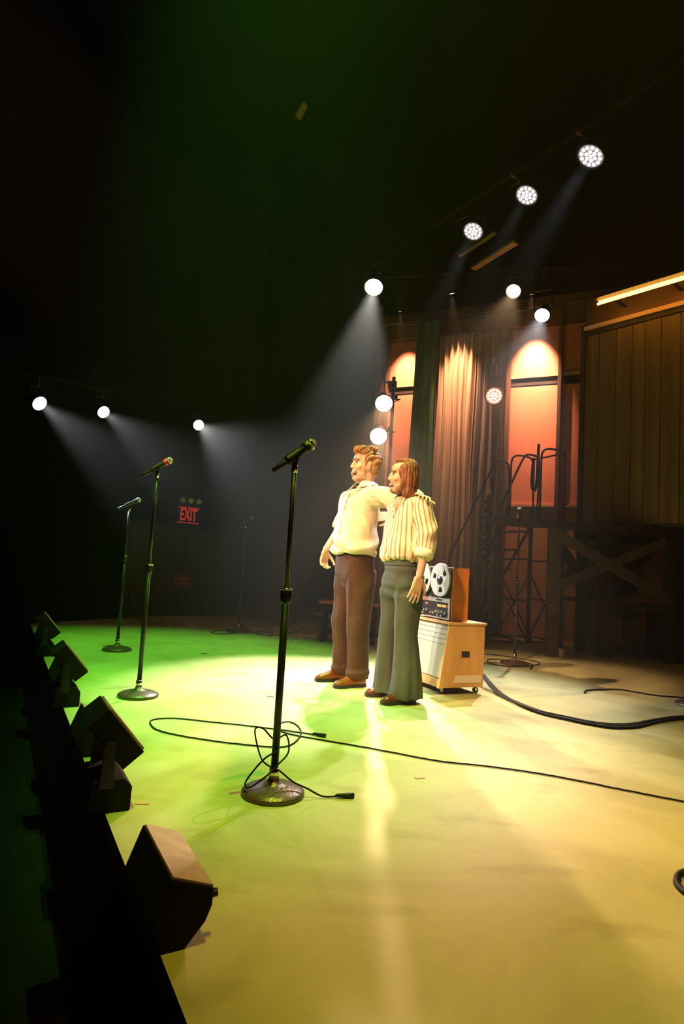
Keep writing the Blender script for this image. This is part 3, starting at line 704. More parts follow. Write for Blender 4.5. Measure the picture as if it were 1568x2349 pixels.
# deck planks laid front to back
x = 1.84
k = 0
while x < 4.75:
    w_ = .285
    xa, xb = x, min(x + w_ - .006, 4.78)
    back_y = 8.15 if xa > 3.0 else 7.60
    back_y = min(back_y, 9.05 - .48 * (xb - 2.25)) if xb > 3 else back_y
    MB().box(((xa + xb) / 2, (7.36 + back_y) / 2, 1.60), (xb - xa, back_y - 7.36, .035)).build('plank', 'dark_timber', pf); x += w_; k += 1
MB().hexa([(1.84, 7.33, 1.535), (4.8, 7.30, 1.48), (4.8, 7.355, 1.48), (1.84, 7.36, 1.535), (1.84, 7.33, 1.60), (4.8, 7.30, 1.62), (4.8, 7.355, 1.62), (1.84, 7.36, 1.60)]).build('front_fascia', 'dark_timber', pf)
MB().box((3.85, 8.1, 1.51), (1.5, .06, .14)).build('rear_joist', 'dark_timber', pf)
MB().box((2.0, 7.49, 1.555), (.05, .22, .06)).build('end_joist', 'dark_timber', pf)
for (x_, y_, w_) in ((2.60, 7.42, .13), (3.36, 7.70, .17), (4.03, 7.42, .13), (3.2, 8.08, .10), (4.4, 7.9, .12)):
    MB().box((x_, y_, .79), (w_, .12, 1.58 - .0)).build('post', 'post_timber' if x_ < 2.7 else 'dark_timber', pf)
def beam(a, b, w_, th, m='dark_timber'):
    a = Vector(a); b = Vector(b); M, s, u, d = axes(b - a)
    return MB().box((a + b) / 2, (th, w_, (b - a).length), M).build('brace', m, pf)
beam((2.64, 7.36, 1.44), (4.0, 7.36, .74), .12, .035, 'post_timber'); beam((2.66, 7.40, .84), (3.95, 7.40, 1.45), .11, .035, 'post_timber')
beam((2.75, 7.72, 1.40), (3.25, 7.75, .70), .11, .04); beam((2.70, 7.78, .78), (3.30, 7.78, 1.42), .10, .04)
beam((3.4, 7.75, 1.40), (4.05, 7.75, .75), .10, .04); beam((3.4, 7.8, .8), (4.05, 7.8, 1.4), .10, .04)
beam((2.66, 7.6, .695), (4.05, 7.6, .66), .06, .06)
cup = MB().lathe([(.030, 0), (.034, .10), (.031, .10), (.028, .008)], (0, 0, 0), 16).build('paper_cup', 'label_white', None, True); cup.location = (2.70, 7.36, 0.0)
tag(cup, 'small pale cup on the floor at the foot of the front platform post', 'cup')
# swivel chair and amplifier in the dark under the platform
ch = thing('swivel_chair', 'dark swivel chair with rounded back under the platform', 'chair', (3.72, 8.1, 0))
MB().ell((0, 0, .90), (.26, .05, .17), None, 20, 12).build('backrest', 'black_metal', ch, True)
MB().ell((0, -.18, .52), (.24, .22, .045), None, 20, 10).build('seat', 'black_metal', ch, True)
MB().tube([(0, .02, .78), (0, .05, .60), (0, -.05, .50)], .02, 8).build('back_support', 'black_metal', ch)
MB().cyl((0, -.15, .10), (0, -.15, .50), .025).build('gas_column', 'black_metal', ch)
for k in range(5):
    a = k * 1.2566
    MB().cyl((0, -.15, .10), (.26 * math.cos(a), -.15 + .26 * math.sin(a), .05), .018, .012, 8).ell((.26 * math.cos(a), -.15 + .26 * math.sin(a), .026), (.025, .025, .025), None, 10, 6).build('foot_arm', 'black_metal', ch)
MB().tube(spline([(.06 + .05 * math.cos(q * .9), -.2 + .04 * math.sin(q * .9), .46) for q in range(7)], 4, True), .006, 6, True).build('height_lever', 'black_metal', ch)
am = thing('amplifier', 'black amplifier cabinet beside the swivel chair', 'amplifier', (4.25, 7.85, 0), -.2)
MB().box((0, 0, .30), (.5, .30, .56)).build('cabinet', 'black_paint', am, bevel=.01)
MB().box((0, -.153, .26), (.44, .008, .40)).build('grille_cloth', 'tape_deck_black', am)
MB().box((0, -.153, .52), (.44, .008, .08)).build('control_strip', 'gunmetal', am)
for q in range(4): MB().box((-.2 + .4 * (q % 2), -.1 + .2 * (q // 2), .012), (.04, .04, .024)).build('foot', 'black_metal', am)
for q in range(5): MB().cyl((-.16 + .08 * q, -.155, .52), (-.16 + .08 * q, -.175, .52), .011, n=10).build('knob', 'aluminium', am)

# ================================================================== ROLLING STAIRS
rs = thing('rolling_stairs', 'black tubular rolling stairs between the curtains and the platform', 'stairs', (0, 0, 0))
RU = V(-.92, -.38, 0); RW = V(.38, -.92, 0); RO = V(2.70, 8.62, 0)   # RO: rear leg near the wall; RW: across; RU: downhill
def rp(u_, w_, z_): return RO + RU * u_ + RW * w_ + V(0, 0, z_)
def rt(name, pts, r=.016, sm=False):
    return MB().tube(pts, r, 8).build(name, 'black_metal', rs, True)
Wd = .62
def arc(pts, n=5): return spline(pts, n)
for w_ in (0, Wd):
    rt('upright', [rp(0, w_, .09), rp(0, w_, 1.62)]); rt('upright', [rp(.55, w_, .09), rp(.55, w_, 1.62)])
    rt('stringer', [rp(1.45, w_, .10), rp(.52, w_, 1.62)], .018)
    rt('base_rail', [rp(0, w_, .10), rp(1.45, w_, .10)], .018)
    rt('brace', [rp(0, w_, .12), rp(.55, w_, 1.0)], .012); rt('brace', [rp(.55, w_, .12), rp(0, w_, 1.0)], .012); rt('brace', [rp(.55, w_, .12), rp(1.0, w_, .80)], .012)
    rt('handrail', [rp(1.38, w_, .2), rp(1.36, w_, 1.08)] + arc([rp(1.34, w_, 1.16), rp(1.27, w_, 1.30), rp(.72, w_, 2.40)], 4) + arc([rp(.70, w_, 2.43), rp(.64, w_, 2.50), rp(.50, w_, 2.50), rp(.44, w_, 2.44), rp(.43, w_, 2.2)], 4) + [rp(.45, w_, 1.62)], .014)
    rt('guard_rail', [rp(.40, w_, 1.62)] + arc([rp(.40, w_, 2.5), rp(.38, w_, 2.57), rp(.30, w_, 2.62), rp(.10, w_, 2.62), rp(.03, w_, 2.57), rp(0, w_, 2.5)], 4) + [rp(0, w_, 1.62)], .014)
rt('guard_rail', [rp(0, 0, 2.3), rp(0, 0, 2.60), rp(0, Wd, 2.60), rp(0, Wd, 2.3)], .014)
for z_ in (.10, .62, 1.15): rt('cross_rail', [rp(0, 0, z_), rp(0, Wd, z_)], .012); rt('cross_rail', [rp(.55, 0, z_), rp(.55, Wd, z_)], .012)
for q in range(6):
    t_ = (q + .6) / 6; u_ = 1.45 - .93 * t_; z_ = .10 + 1.52 * t_
    MB().hexa([rp(u_ + .09, .02, z_ - .015), rp(u_ - .09, .02, z_ - .015), rp(u_ - .09, Wd - .02, z_ - .015), rp(u_ + .09, Wd - .02, z_ - .015), rp(u_ + .09, .02, z_), rp(u_ - .09, .02, z_), rp(u_ - .09, Wd - .02, z_), rp(u_ + .09, Wd - .02, z_)]).build('tread', 'gunmetal', rs)
MB().hexa([rp(.55, 0, 1.61), rp(0, 0, 1.61), rp(0, Wd, 1.61), rp(.55, Wd, 1.61), rp(.55, 0, 1.64), rp(0, 0, 1.64), rp(0, Wd, 1.64), rp(.55, Wd, 1.64)]).build('landing', 'gunmetal', rs)
for u_ in (0, 1.40):
    for w_ in (0, Wd):
        c_ = rp(u_, w_, .05); MB().cyl(c_ - RW * .015, c_ + RW * .015, .05, n=16).build('caster', 'black_metal', rs)
st = MB().tube(spline([rp(.18, .3, 2.75), rp(.19, .3, 2.45), rp(.2, .3, 2.2), rp(.24, .3, 2.1), rp(.28, .3, 2.2), rp(.27, .3, 2.45), rp(.26, .3, 2.55)], 6), .02, 8).build('hanging_strap', 'black_paint', None, True)
tag(st, 'dark doubled strap hanging over the rolling stairs', 'strap')
# thin lamp stand in front of the brown curtain
ls = thing('lamp_stand', 'thin dark pole with a small pinkish lamp cap before the brown curtain', 'stand', (2.02, 8.45, 0))
MB().lathe([(.16, 0), (.16, .015), (.03, .03)], (0, 0, 0), 20).build('foot', 'black_metal', ls)
MB().cyl((0, 0, .02), (0, 0, 2.03), .018).build('pole', 'black_metal', ls, True)
MB().lathe([(.03, 2.03), (.04, 2.08), (.038, 2.12), (.02, 2.14)], (0, 0, 0), 14).build('lamp_cap', 'tape_pink', ls, True)
cp = []
for q in range(70):
    a = q * .75; cp.append((.05 * math.cos(a), .05 * math.sin(a), 1.98 - q * .013))
MB().tube(cp, .012, 6).build('coiled_cord', 'cable', ls, True)
# low bench behind the performers
be = thing('low_bench', 'low dark bench with a reddish top behind the performers', 'bench', (.17, 7.6, 0), -.08)
MB().box((0, 0, .475), (.74, .40, .03)).build('bench_top', 'red_brown', be, bevel=.004)
MB().box((0, 0, .41), (.66, .34, .09)).build('apron', 'black_paint', be)
for q in range(4): MB().box((-.30 + .60 * (q % 2), -.14 + .28 * (q // 2), .20), (.05, .05, .40)).build('leg', 'black_paint', be)
MB().box((0, 0, .12), (.60, .28, .02)).build('shelf', 'black_paint', be)
# ================================================================== THE TWO PERFORMERS
def remeshed(mb, voxel, smooth=3, fac=.5):
    o = bpy.data.objects.new('tmp', mb.mesh('tmp')); COL.objects.link(o)
    r = o.modifiers.new('r', 'REMESH'); r.mode = 'VOXEL'; r.voxel_size = voxel
    s = o.modifiers.new('s', 'SMOOTH'); s.factor = fac; s.iterations = smooth
    dg = bpy.context.evaluated_depsgraph_get()
    me = bpy.data.meshes.new_from_object(o.evaluated_get(dg)); old = o.data
    bpy.data.objects.remove(o); bpy.data.meshes.remove(old); me.materials.clear()
    return me
def displace(me, fn):
    nv = len(me.vertices)
    co_ = np.empty(nv * 3); me.vertices.foreach_get('co', co_); co_ = co_.reshape(-1, 3)
    no = np.empty(nv * 3); me.vertex_normals.foreach_get('vector', no); no = no.reshape(-1, 3)
    d = fn(co_[:, 0], co_[:, 1], co_[:, 2])
    if isinstance(d, tuple): d, extra = d; co2 = co_ + no * d[:, None] + extra
    else: co2 = co_ + no * d[:, None]
    me.vertices.foreach_set('co', co2.ravel()); me.update()
def ring(cf, cl, z, hf, hl, n=28, tilt=0.0, p=2.3):
    out = []
    for k in range(n):
        a = 2 * math.pi * k / n; c, s = math.cos(a), math.sin(a)
        x = hf * math.copysign(abs(c) ** (2 / p), c); y = hl * math.copysign(abs(s) ** (2 / p), s)
        out.append(Vector((cf + x, cl + y, z + tilt * x)))
    return out
def Rz(a): return Matrix.Rotation(math.radians(a), 3, 'Z')
def Ry(a): return Matrix.Rotation(math.radians(a), 3, 'Y')
class Head:
    def __init__(s, c, yaw, pitch, k): s.c = Vector(c); s.M = Rz(yaw) @ Ry(-pitch); s.k = k
    def p(s, x, y, z): return s.c + s.M @ (V(x, y, z) * s.k)
    def ell(s, mb, c, r, M=None): mb.ell(s.p(*c), [q * s.k for q in r], s.M if M is None else s.M @ M)
    def cap(s, mb, a, b, ra, rb=None): mb.cap(s.p(*a), s.p(*b), ra * s.k, None if rb is None else rb * s.k)
def add_head(h, mb, laugh=1.0):
    E_ = lambda c, r, M=None: h.ell(mb, c, r, M)
    E_((-.012, 0, .032), (.100, .079, .106)); E_((.028, 0, -.025), (.070, .066, .098)); E_((.022, 0, -.082), (.058, .057, .045))
    E_((.058, 0, -.112), (.034, .034, .026)); E_((.055, 0, .052), (.042, .060, .048))
    h.cap(mb, (.093, 0, .018), (.108, 0, -.024), .0098, .0125); E_((.100, 0, -.029), (.014, .019, .010))
    for s in (-1, 1):
        E_((.062, s * .040, -.028), (.030, .028, .028)); E_((.083, s * .032, .036), (.014, .024, .009))
        E_((-.012, s * .080, -.008), (.021, .010, .032)); E_((-.012, s * .086, .006), (.016, .006, .018))
        E_((.030, s * .048, -.080), (.032, .014, .026))
    E_((.078, 0, -.060), (.022, .034, .014)); E_((.076, 0, -.094), (.022, .028, .012))
def face_parts(h, parent, skin_lip='lip', brow='brow', wide=1.0):
    mb = MB(); h.ell(mb, (.084, 0, -.079), (.017, .031 * wide, .0145)); mo = mb.build('mouth', 'mouth_dark', parent, True)
    mb = MB(); h.ell(mb, (.0895, 0, -.0705), (.0155, .027 * wide, .0072)); mb.build('teeth', 'teeth', mo, True)
    def lips(z, dz, r, x):
        return [h.p(x - .022 * (q / 3) ** 2, q / 3 * .033 * wide, z + dz * (q / 3) ** 2) for q in (-3, -2, -1, 0, 1, 2, 3)]
    MB().tube(lips(-.0645, .004, 0, .102), .0034 * h.k, 8).build('lip', skin_lip, mo, True)
    MB().tube(lips(-.0940, .028, 0, .100), .0040 * h.k, 8).build('lip', skin_lip, mo, True)
    for s in (-1, 1):
        mb = MB(); h.ell(mb, (.083, s * .032, .014), (.008, .0135, .0036)); mb.build('eye', 'eye_dark', parent, True)
        MB().tube([h.p(.098, s * .014, .032), h.p(.098, s * .028, .041), h.p(.088, s * .044, .040), h.p(.074, s * .055, .030)], .0042 * h.k, 8).build('eyebrow', brow, parent, True)
def hand(mb, wrist, d, nrm, thumb_side, curl=20, k=1.0, spread=4.0, lens=(.072, .080, .075, .060), tcurl=10):
    """palm and five fingers; d along the hand, nrm out of the palm, thumb_side = +-1 along w"""
    d = Vector(d).normalized(); nrm = Vector(nrm); nrm = (nrm - d * nrm.dot(d)).normalized(); w_ = nrm.cross(d) * thumb_side
    wr = Vector(wrist)
    for q in (-.027, -.009, .009, .027):
        mb.cap(wr + d * .015 * k + w_ * q * k * .75, wr + d * .085 * k + w_ * q * k, .0145 * k, .0125 * k)
    ends = []
    for i, q in enumerate((.030, .010, -.010, -.029)):
        b = wr + d * (.092 - .004 * abs(i - 1.3)) * k + w_ * q * k
        sp = math.radians(spread * (1.5 - i))
        dd = (d * math.cos(sp) + w_ * math.sin(sp)).normalized()
        p = b; ang = 0
        for j, fr in enumerate((.45, .31, .24)):
            ang += math.radians(curl * (.6 if j == 0 else 1.0))
            v = dd * math.cos(ang) + nrm * math.sin(ang)
            e = p + v * lens[i] * fr * 1.08 * k
            mb.cap(p, e, (.0092 - .0008 * j) * k, (.0086 - .0009 * j) * k, 10); p = e
        ends.append(p)
    tb = wr + d * .030 * k + w_ * .030 * k
    t1 = tb + (d * .55 + w_ * .75 + nrm * .25).normalized() * .040 * k
    ta = math.radians(tcurl)
    t2 = t1 + (d * .85 + w_ * .45 * math.cos(ta) + nrm * (.2 + math.sin(ta))).normalized() * .034 * k
    t3 = t2 + (d * .95 + w_ * .15 + nrm * (.15 + math.sin(ta))).normalized() * .024 * k
    mb.cap(wr + d * .012 * k + w_ * .015 * k, t1, .0135 * k, .0115 * k); mb.cap(t1, t2, .0108 * k, .0095 * k); mb.cap(t2, t3, .0095 * k, .0075 * k)
    return ends, t3
def shoe(parent, cf, cl, yaw, m, L=.29, name='shoe'):
    M = Rz(yaw)
    def pr(xs, z_scale, inset=0.0):
        rings = []
        for x, wl_, hz in xs:
            rr = []
            for k in range(18):
                a = 2 * math.pi * k / 18; y = (wl_ - inset) * math.cos(a); z = max(0.0, math.sin(a)) * hz + (min(0.0, math.sin(a)) * .004)
                rr.append(M @ V(x, y, .020 + z * z_scale) + V(cf, cl, 0))
            rings.append(rr)
        return rings
    xs = [(-.105, .012, .045), (-.100, .028, .065), (-.075, .036, .078), (-.03, .037, .085), (.02, .037, .080), (.06, .041, .062), (.10, .045, .046), (.14, .042, .038), (.165, .030, .030), (.176, .012, .018)]
    o = MB().loft(pr(xs, 1.0)).build(name, m, parent, True)
    s_ = MB(); rings = []
    for z, g_ in ((0, .0), (.022, .002)):
        rr = []
        for i, (x, wl_, hz) in enumerate(xs): rr.append(M @ V(x * 1.02, wl_ + .004, z) + V(cf, cl, 0))
        for x, wl_, hz in reversed(xs): rr.append(M @ V(x * 1.02, -wl_ - .004, z) + V(cf, cl, 0))
        rings.append(rr)
    s_.loft(rings).build('sole', 'sole_dark', o)
    lp = MB()
    for q in range(4):
        x = .015 + q * .018
        lp.tube([M @ V(x, -.018, .088 - q * .007) + V(cf, cl, 0), M @ V(x + .004, 0, .098 - q * .0085) + V(cf, cl, 0), M @ V(x, .018, .088 - q * .007) + V(cf, cl, 0)], .003, 6)
    lp.build('laces', 'sole_dark', o)
    return o
def fold(x, y, z, kx, ky, kz, ph): return np.sin(kx * x + ky * y + kz * z + ph + .9 * np.sin(.6 * kz * z + 1.3 * ph))

# ---------- taller performer: cream shirt, brown trousers
p1 = thing('person', 'laughing person in a cream shirt and brown trousers, one arm round the neighbour', 'person', (.14, 4.95, 0), ANG_AUD)
h1 = Head((-.018, .022, 1.752), -14, 4, 1.03)
b = MB(); add_head(h1, b)
b.cap((-.045, .012, 1.56), h1.p(-.028, 0, -.06), .060, .056)
b.ell((.005, 0, 1.36), (.105, .155, .19)); b.ell((.015, 0, 1.08), (.10, .14, .15)); b.cap((-.02, -.12, 1.50), (-.02, .12, 1.50), .06)
b.ell((.052, .0, 1.505), (.055, .06, .05))
# right arm hanging forward
b.cap((0, -.20, 1.50), (.025, -.245, 1.245), .048, .042); b.cap((.025, -.245, 1.245), (.145, -.262, 1.055), .041, .029)
hand(b, (.148, -.262, 1.045), (.12, -.02, -1), (-.15, 1, 0), 1, 42, 1.06, 2, tcurl=25)
# left arm round the neighbour's back
b.cap((-.02, .20, 1.50), (-.165, .43, 1.40), .048, .042); b.cap((-.165, .43, 1.40), (-.12, .68, 1.435), .041, .030)
hand(b, (-.115, .69, 1.44), (.45, .85, .12), (.25, -.1, -1), -1, 22, 1.06, 6, tcurl=10)
# legs
for s in (-1, 1):
    b.cap((.0, s * .10, .95), (.02, s * .115, .50), .075, .055); b.cap((.02, s * .115, .50), (0, s * .12, .10), .052, .036)
me = remeshed(b, .0048, 3); link('body', me, 'skin', p1, True)
face_parts(h1, p1, wide=1.25)
# hair
hb = MB()
for c, r in (((.0, 0, .098), (.098, .078, .050)), ((.068, .006, .112), (.040, .060, .032)), ((.045, .03, .128), (.05, .04, .026)), ((-.062, 0, .035), (.060, .083, .095)), ((-.078, 0, -.045), (.032, .062, .052)), ((-.10, 0, .05), (.035, .06, .06)),
             ((-.012, .071, .050), (.046, .019, .042)), ((-.012, -.071, .050), (.046, .019, .042)), ((.012, .076, .018), (.012, .008, .03)), ((.012, -.076, .018), (.012, .008, .03)), ((-.055, .07, -.01), (.028, .022, .055)), ((-.055, -.07, -.01), (.028, .022, .055))):
    h1.ell(hb, c, r)
for q in range(9):
    a = q * .7; x0 = -.07 + .014 * q
    h1.cap(hb, (x0, .06 * math.sin(a * 2.1), .125 + .012 * math.cos(a)), (x0 + .05, .055 * math.sin(a * 2.1 + .6), .135 + .01 * math.sin(a * 1.7)), .016, .014)
me = remeshed(hb, .0045, 6)
displace(me, lambda x, y, z: .0028 * np.sin(120 * (z + .35 * x) + 14 * np.sin(40 * y)) + .002 * np.sin(210 * y + 60 * x))
link('hair', me, 'hair_ginger', p1, True)
# shirt
sb = MB()
sb.loft([ring(.03, .0, 1.018, .150, .198), ring(.03, 0, 1.05, .168, .214), ring(.028, 0, 1.11, .165, .210), ring(.018, 0, 1.22, .150, .200), ring(.008, 0, 1.34, .142, .203), ring(-.003, 0, 1.44, .132, .208), ring(-.014, 0, 1.505, .112, .196), ring(-.025, .0, 1.55, .085, .140), ring(-.035, .005, 1.585, .066, .085)])
sb.cap((-.005, -.185, 1.495), (.022, -.243, 1.285), .075, .064); sb.cap((.016, -.238, 1.31), (.03, -.247, 1.255), .066, .063)
sb.cap((-.01, .175, 1.49), (-.075, .29, 1.475), .085, .085); sb.cap((-.075, .29, 1.475), (-.165, .43, 1.41), .083, .068); sb.cap((-.165, .43, 1.405), (-.14, .56, 1.42), .066, .058)
me = remeshed(sb, .0075, 4)
def w1(x, y, z):
    th = np.arctan2(y, x - .02)
    d = .008 * fold(x, y, z, 10, 20, 38, .3) * np.clip((1.40 - z) / .3, .25, 1) + .006 * fold(x, y, z, -26, 30, 22, 1.7)
    d += .006 * np.sin(34 * z - 3.5 * th + 1.0) * np.clip((1.25 - z) / .2, 0, 1)
    d += .005 * np.sin(60 * (y - .2) + 40 * z) * ((y > .17) & (z > 1.35))
    ex_ = np.zeros((len(x), 3)); hem = np.clip((1.09 - z) / .08, 0, 1)
    ex_[:, 2] = hem * (.013 * np.sin(2 * th + .6) + .006 * np.sin(5 * th + 2 * np.sin(th)))
    d += hem * .006 * np.sin(6 * th + 2 * np.sin(2 * th))
    v_ = np.clip(((z - 1.425) * .55 - np.abs(y)) / .012, 0, 1) * (x > .03) * (z > 1.42)
    ex_[:, 0] -= v_ * .035
    return d, ex_
displace(me, w1); sh1 = link('shirt', me, 'cream_shirt', p1, True)
def collar(parent, c, zc, rn, ro_f, ro_l, tip, m):
    for s in (1, -1):
        inn = []; out = []
        for a in (178, 140, 100, 65, 38):
            ra = math.radians(a); up_ = .016 * (1 - math.cos(ra)) / 2
            inn.append(V(c[0] + rn * math.cos(ra), c[1] + s * rn * math.sin(ra), zc + .012 + up_))
            out.append(V(c[0] + ro_f * math.cos(ra), c[1] + s * ro_l * math.sin(ra), zc - .022 + up_ - .02 * max(0, math.cos(ra))))
        tp_ = V(tip[0], c[1] + s * tip[1], tip[2])
        pts = inn + [tp_] + out[::-1]; n_ = len(pts)
        fs = [(k, k + 1, n_ - 2 - k, n_ - 1 - k) for k in range(4)] + [(4, 5, 6)]
        low = [p - V(.004, 0, .008) for p in pts]
        fs2 = [tuple(i + n_ for i in reversed(f)) for f in fs] + [(i, (i + 1) % n_, n_ + (i + 1) % n_, n_ + i) for i in range(n_)]
        MB().add(pts + low, fs + fs2).build('collar', m, parent, False)
collar(sh1, (-.030, .008), 1.607, .066, .112, .118, (.128, .085, 1.495), 'collar_white')
# rolled cuff and button band
cu_ = MB().tube([(.026, -.246, 1.285), (.030, -.248, 1.262), (.034, -.249, 1.24)], 0, 18, radii=[.066, .070, .066]).build('rolled_cuff', 'cream_shirt', sh1, True)
bp_ = MB().tube([(.105, -.005, 1.52), (.130, -.008, 1.44), (.158, -.008, 1.30), (.178, -.008, 1.18), (.196, -.006, 1.08)], .006, 6).build('button_band', 'collar_white', sh1, True)
for q in range(5): MB().ell((.119 + q * .017, -.007, 1.49 - q * .095), (.005, .007, .007), None, 10, 6).build('button', 'cream_laminate', sh1, True)
# trousers
tb_ = MB()
tb_.loft([ring(.008, 0, .72, .05, .10), ring(.008, 0, .77, .105, .160), ring(.010, 0, .82, .130, .180), ring(.012, 0, .87, .139, .186), ring(.012, 0, .93, .140, .184), ring(.014, 0, 1.0, .138, .180), ring(.016, 0, 1.055, .132, .172)])
for s in (-1, 1):
    kx = .02 if s > 0 else .035
    tb_.loft([ring(.004, s * .075, .96, .09, .07), ring(.004, s * .090, .89, .122, .092), ring(.006, s * .100, .80, .118, .098), ring(.012, s * .108, .62, .102, .092), ring(kx, s * .112, .48, .094, .086), ring(.01, s * .117, .30, .086, .082), ring(.002, s * .12, .14, .084, .080), ring(.004, s * .12, .062, .088, .082)])
me = remeshed(tb_, .0075, 3)
def w2(x, y, z):
    leg = np.clip((.85 - z) / .1, 0, 1)
    d = .0035 * fold(x, y, z, 26, -24, 9, .5) + .002 * fold(x, y, z, 10, -14, 34, .5) * np.exp(-((z - .47) / .10) ** 2) + .004 * np.exp(-((np.abs(x - .0) - .0) / .02) ** 2) * 0
    d += .007 * np.exp(-((y - np.sign(y) * .115) / .016) ** 2) * (x > .04) * leg          # pressed crease
    d += .006 * np.sin(70 * z + 6 * x) * np.exp(-((z - .10) / .05) ** 2) + .003 * fold(x, y, z, 30, 10, 22, 2.0) * np.exp(-((z - .80) / .09) ** 2)
    return d
displace(me, w2); tr1 = link('trousers', me, 'brown_trousers', p1, True)
MB().loft([ring(.016, 0, 1.035, .138, .178), ring(.016, 0, 1.062, .136, .176)]).build('belt', 'belt_black', tr1)
shoe(p1, .035, .12, 4, 'brown_leather'); shoe(p1, .055, -.13, -6, 'brown_leather')

# ---------- second performer: striped shirt, green flared trousers
p2 = thing('person', 'smiling person with long hair in a striped shirt and flared green trousers', 'person', (.47, 4.47, 0), ANG_AUD)
h2 = Head((.035, -.005, 1.605), -26, 2, .96)
b = MB(); add_head(h2, b)
b.cap((-.03, 0, 1.44), h2.p(-.028, 0, -.06), .054, .050)
b.ell((.0, 0, 1.28), (.095, .14, .17)); b.ell((.0, 0, 1.04), (.09, .125, .13)); b.cap((-.02, -.11, 1.40), (-.02, .11, 1.40), .055)
b.ell((.050, .0, 1.40), (.05, .055, .06))
b.cap((-.03, .175, 1.395), (-.035, .222, 1.15), .045, .038); b.cap((-.035, .222, 1.15), (.022, .235, .90), .037, .027)
hend, thm = hand(b, (.024, .236, .885), (.24, -.05, -1), (-.1, -1, 0), -1, 9, 1.08, 5, tcurl=4)
b.cap((-.03, -.185, 1.395), (-.18, -.29, 1.33), .045, .038); b.cap((-.18, -.29, 1.33), (-.21, -.50, 1.36), .037, .027)
hand(b, (-.21, -.51, 1.36), (.12, -1, 0), (1, .1, 0), 1, 12, 1.0, 3)
for s in (-1, 1):
    b.cap((.0, s * .09, .92), (.015, s * .10, .48), .068, .050); b.cap((.015, s * .10, .48), (0, s * .105, .10), .048, .034)
me = remeshed(b, .0048, 3); link('body', me, 'skin_tan', p2, True)
face_parts(h2, p2, wide=1.0)
bb = MB()
for c, r in (((.046, 0, -.122), (.044, .046, .017)), ((.078, 0, -.113), (.020, .028, .014)), ((.018, .056, -.092), (.035, .009, .028)), ((.018, -.056, -.092), (.035, .009, .028)), ((.100, .0, -.056), (.006, .028, .005))): h2.ell(bb, c, r)
me = remeshed(bb, .004, 2); link('beard', me, 'brow', p2, True)
hb = MB()
for c, r in (((-.028, 0, .060), (.086, .083, .088)), ((-.07, 0, -.03), (.050, .084, .135)), ((-.022, .078, -.035), (.058, .024, .115)), ((-.022, -.078, -.035), (.058, .024, .115)), ((-.012, .066, .03), (.062, .030, .075)), ((-.012, -.066, .03), (.062, .030, .075)),
             ((-.075, .03, -.14), (.045, .06, .055)), ((-.06, -.03, -.14), (.045, .06, .05)), ((-.028, .082, -.12), (.046, .022, .055)), ((-.028, -.082, -.12), (.046, .022, .055)), ((.005, .085, -.07), (.03, .018, .06)), ((.02, 0, .118), (.05, .05, .022))):
    h2.ell(hb, c, r)
me = remeshed(hb, .0045, 3)
displace(me, lambda x, y, z: .0030 * np.sin(150 * x + 90 * y + 5 * np.sin(9 * z)) + .002 * np.sin(260 * x - 70 * y + 12 * z))
link('hair', me, 'hair_auburn', p2, True)
sb = MB()
sb.loft([ring(.015, 0, .985, .120, .158), ring(.02, 0, 1.01, .138, .176), ring(.02, 0, 1.07, .138, .178), ring(.012, 0, 1.17, .128, .174), ring(.0, 0, 1.27, .122, .180), ring(-.008, 0, 1.345, .114, .184), ring(-.016, 0, 1.405, .098, .172), ring(-.022, 0, 1.445, .074, .115), ring(-.028, 0, 1.475, .060, .075)])
sb.cap((-.02, .165, 1.388), (-.035, .222, 1.19), .073, .080); sb.cap((-.035, .222, 1.19), (-.012, .228, 1.05), .080, .066)
sb.cap((-.02, -.165, 1.385), (-.175, -.285, 1.33), .068, .060); sb.cap((-.175, -.285, 1.33), (-.20, -.42, 1.35), .058, .050)
me = remeshed(sb, .0075, 4)
def w3(x, y, z):
    th = np.arctan2(y, x - .01)
    d = .005 * np.sin(13 * th + 4 * np.sin(7 * z)) * np.clip((1.25 - z) / .2, .15, 1) + .004 * fold(x, y, z, 14, 18, 26, .9)
    d += .005 * fold(x, y, z, 30, 20, 34, .2) * (y > .2)
    ex_ = np.zeros((len(x), 3)); hem = np.clip((1.05 - z) / .07, 0, 1) * (y < .2)
    ex_[:, 2] = hem * (.010 * np.sin(2 * th + .4) + .003 * np.sin(7 * th + np.sin(th)))
    v_ = np.clip(((z - 1.28) * .42 - np.abs(y)) / .012, 0, 1) * (x > .03) * (z > 1.275)
    ex_[:, 0] -= v_ * .045
    return d, ex_
displace(me, w3)
nv = len(me.vertices); c3 = np.empty(nv * 3); me.vertices.foreach_get('co', c3); c3 = c3.reshape(-1, 3)
x, y, z = c3.T
arm_c_y = np.interp(z, [1.05, 1.19, 1.388], [.228, .222, .165]); arm_c_x = np.interp(z, [1.05, 1.19, 1.388], [-.012, -.035, -.02])
arm = (np.hypot(x - arm_c_x, y - arm_c_y) < .096) & (y > .165) & (z < 1.46)
u_t = np.where(np.abs(y) > .02, np.arctan2(y, x - .005), np.arctan2(y, x - .005)) * .165
u_a = np.arctan2(y - arm_c_y, x - arm_c_x) * .085
att = me.attributes.new('stripe', 'FLOAT', 'POINT'); att.data.foreach_set('value', np.where(arm, u_a + 5.01, u_t + 3.0).astype(np.float32))
sh2 = link('shirt', me, 'striped_shirt', p2, True)
collar(sh2, (-.024, .0), 1.500, .060, .100, .112, (.118, .092, 1.372), 'collar_white')
MB().tube([(-.016, .228, 1.072), (-.010, .229, 1.05), (-.004, .230, 1.020)], 0, 18, radii=[.066, .072, .067]).build('cuff', 'collar_white', sh2, True)
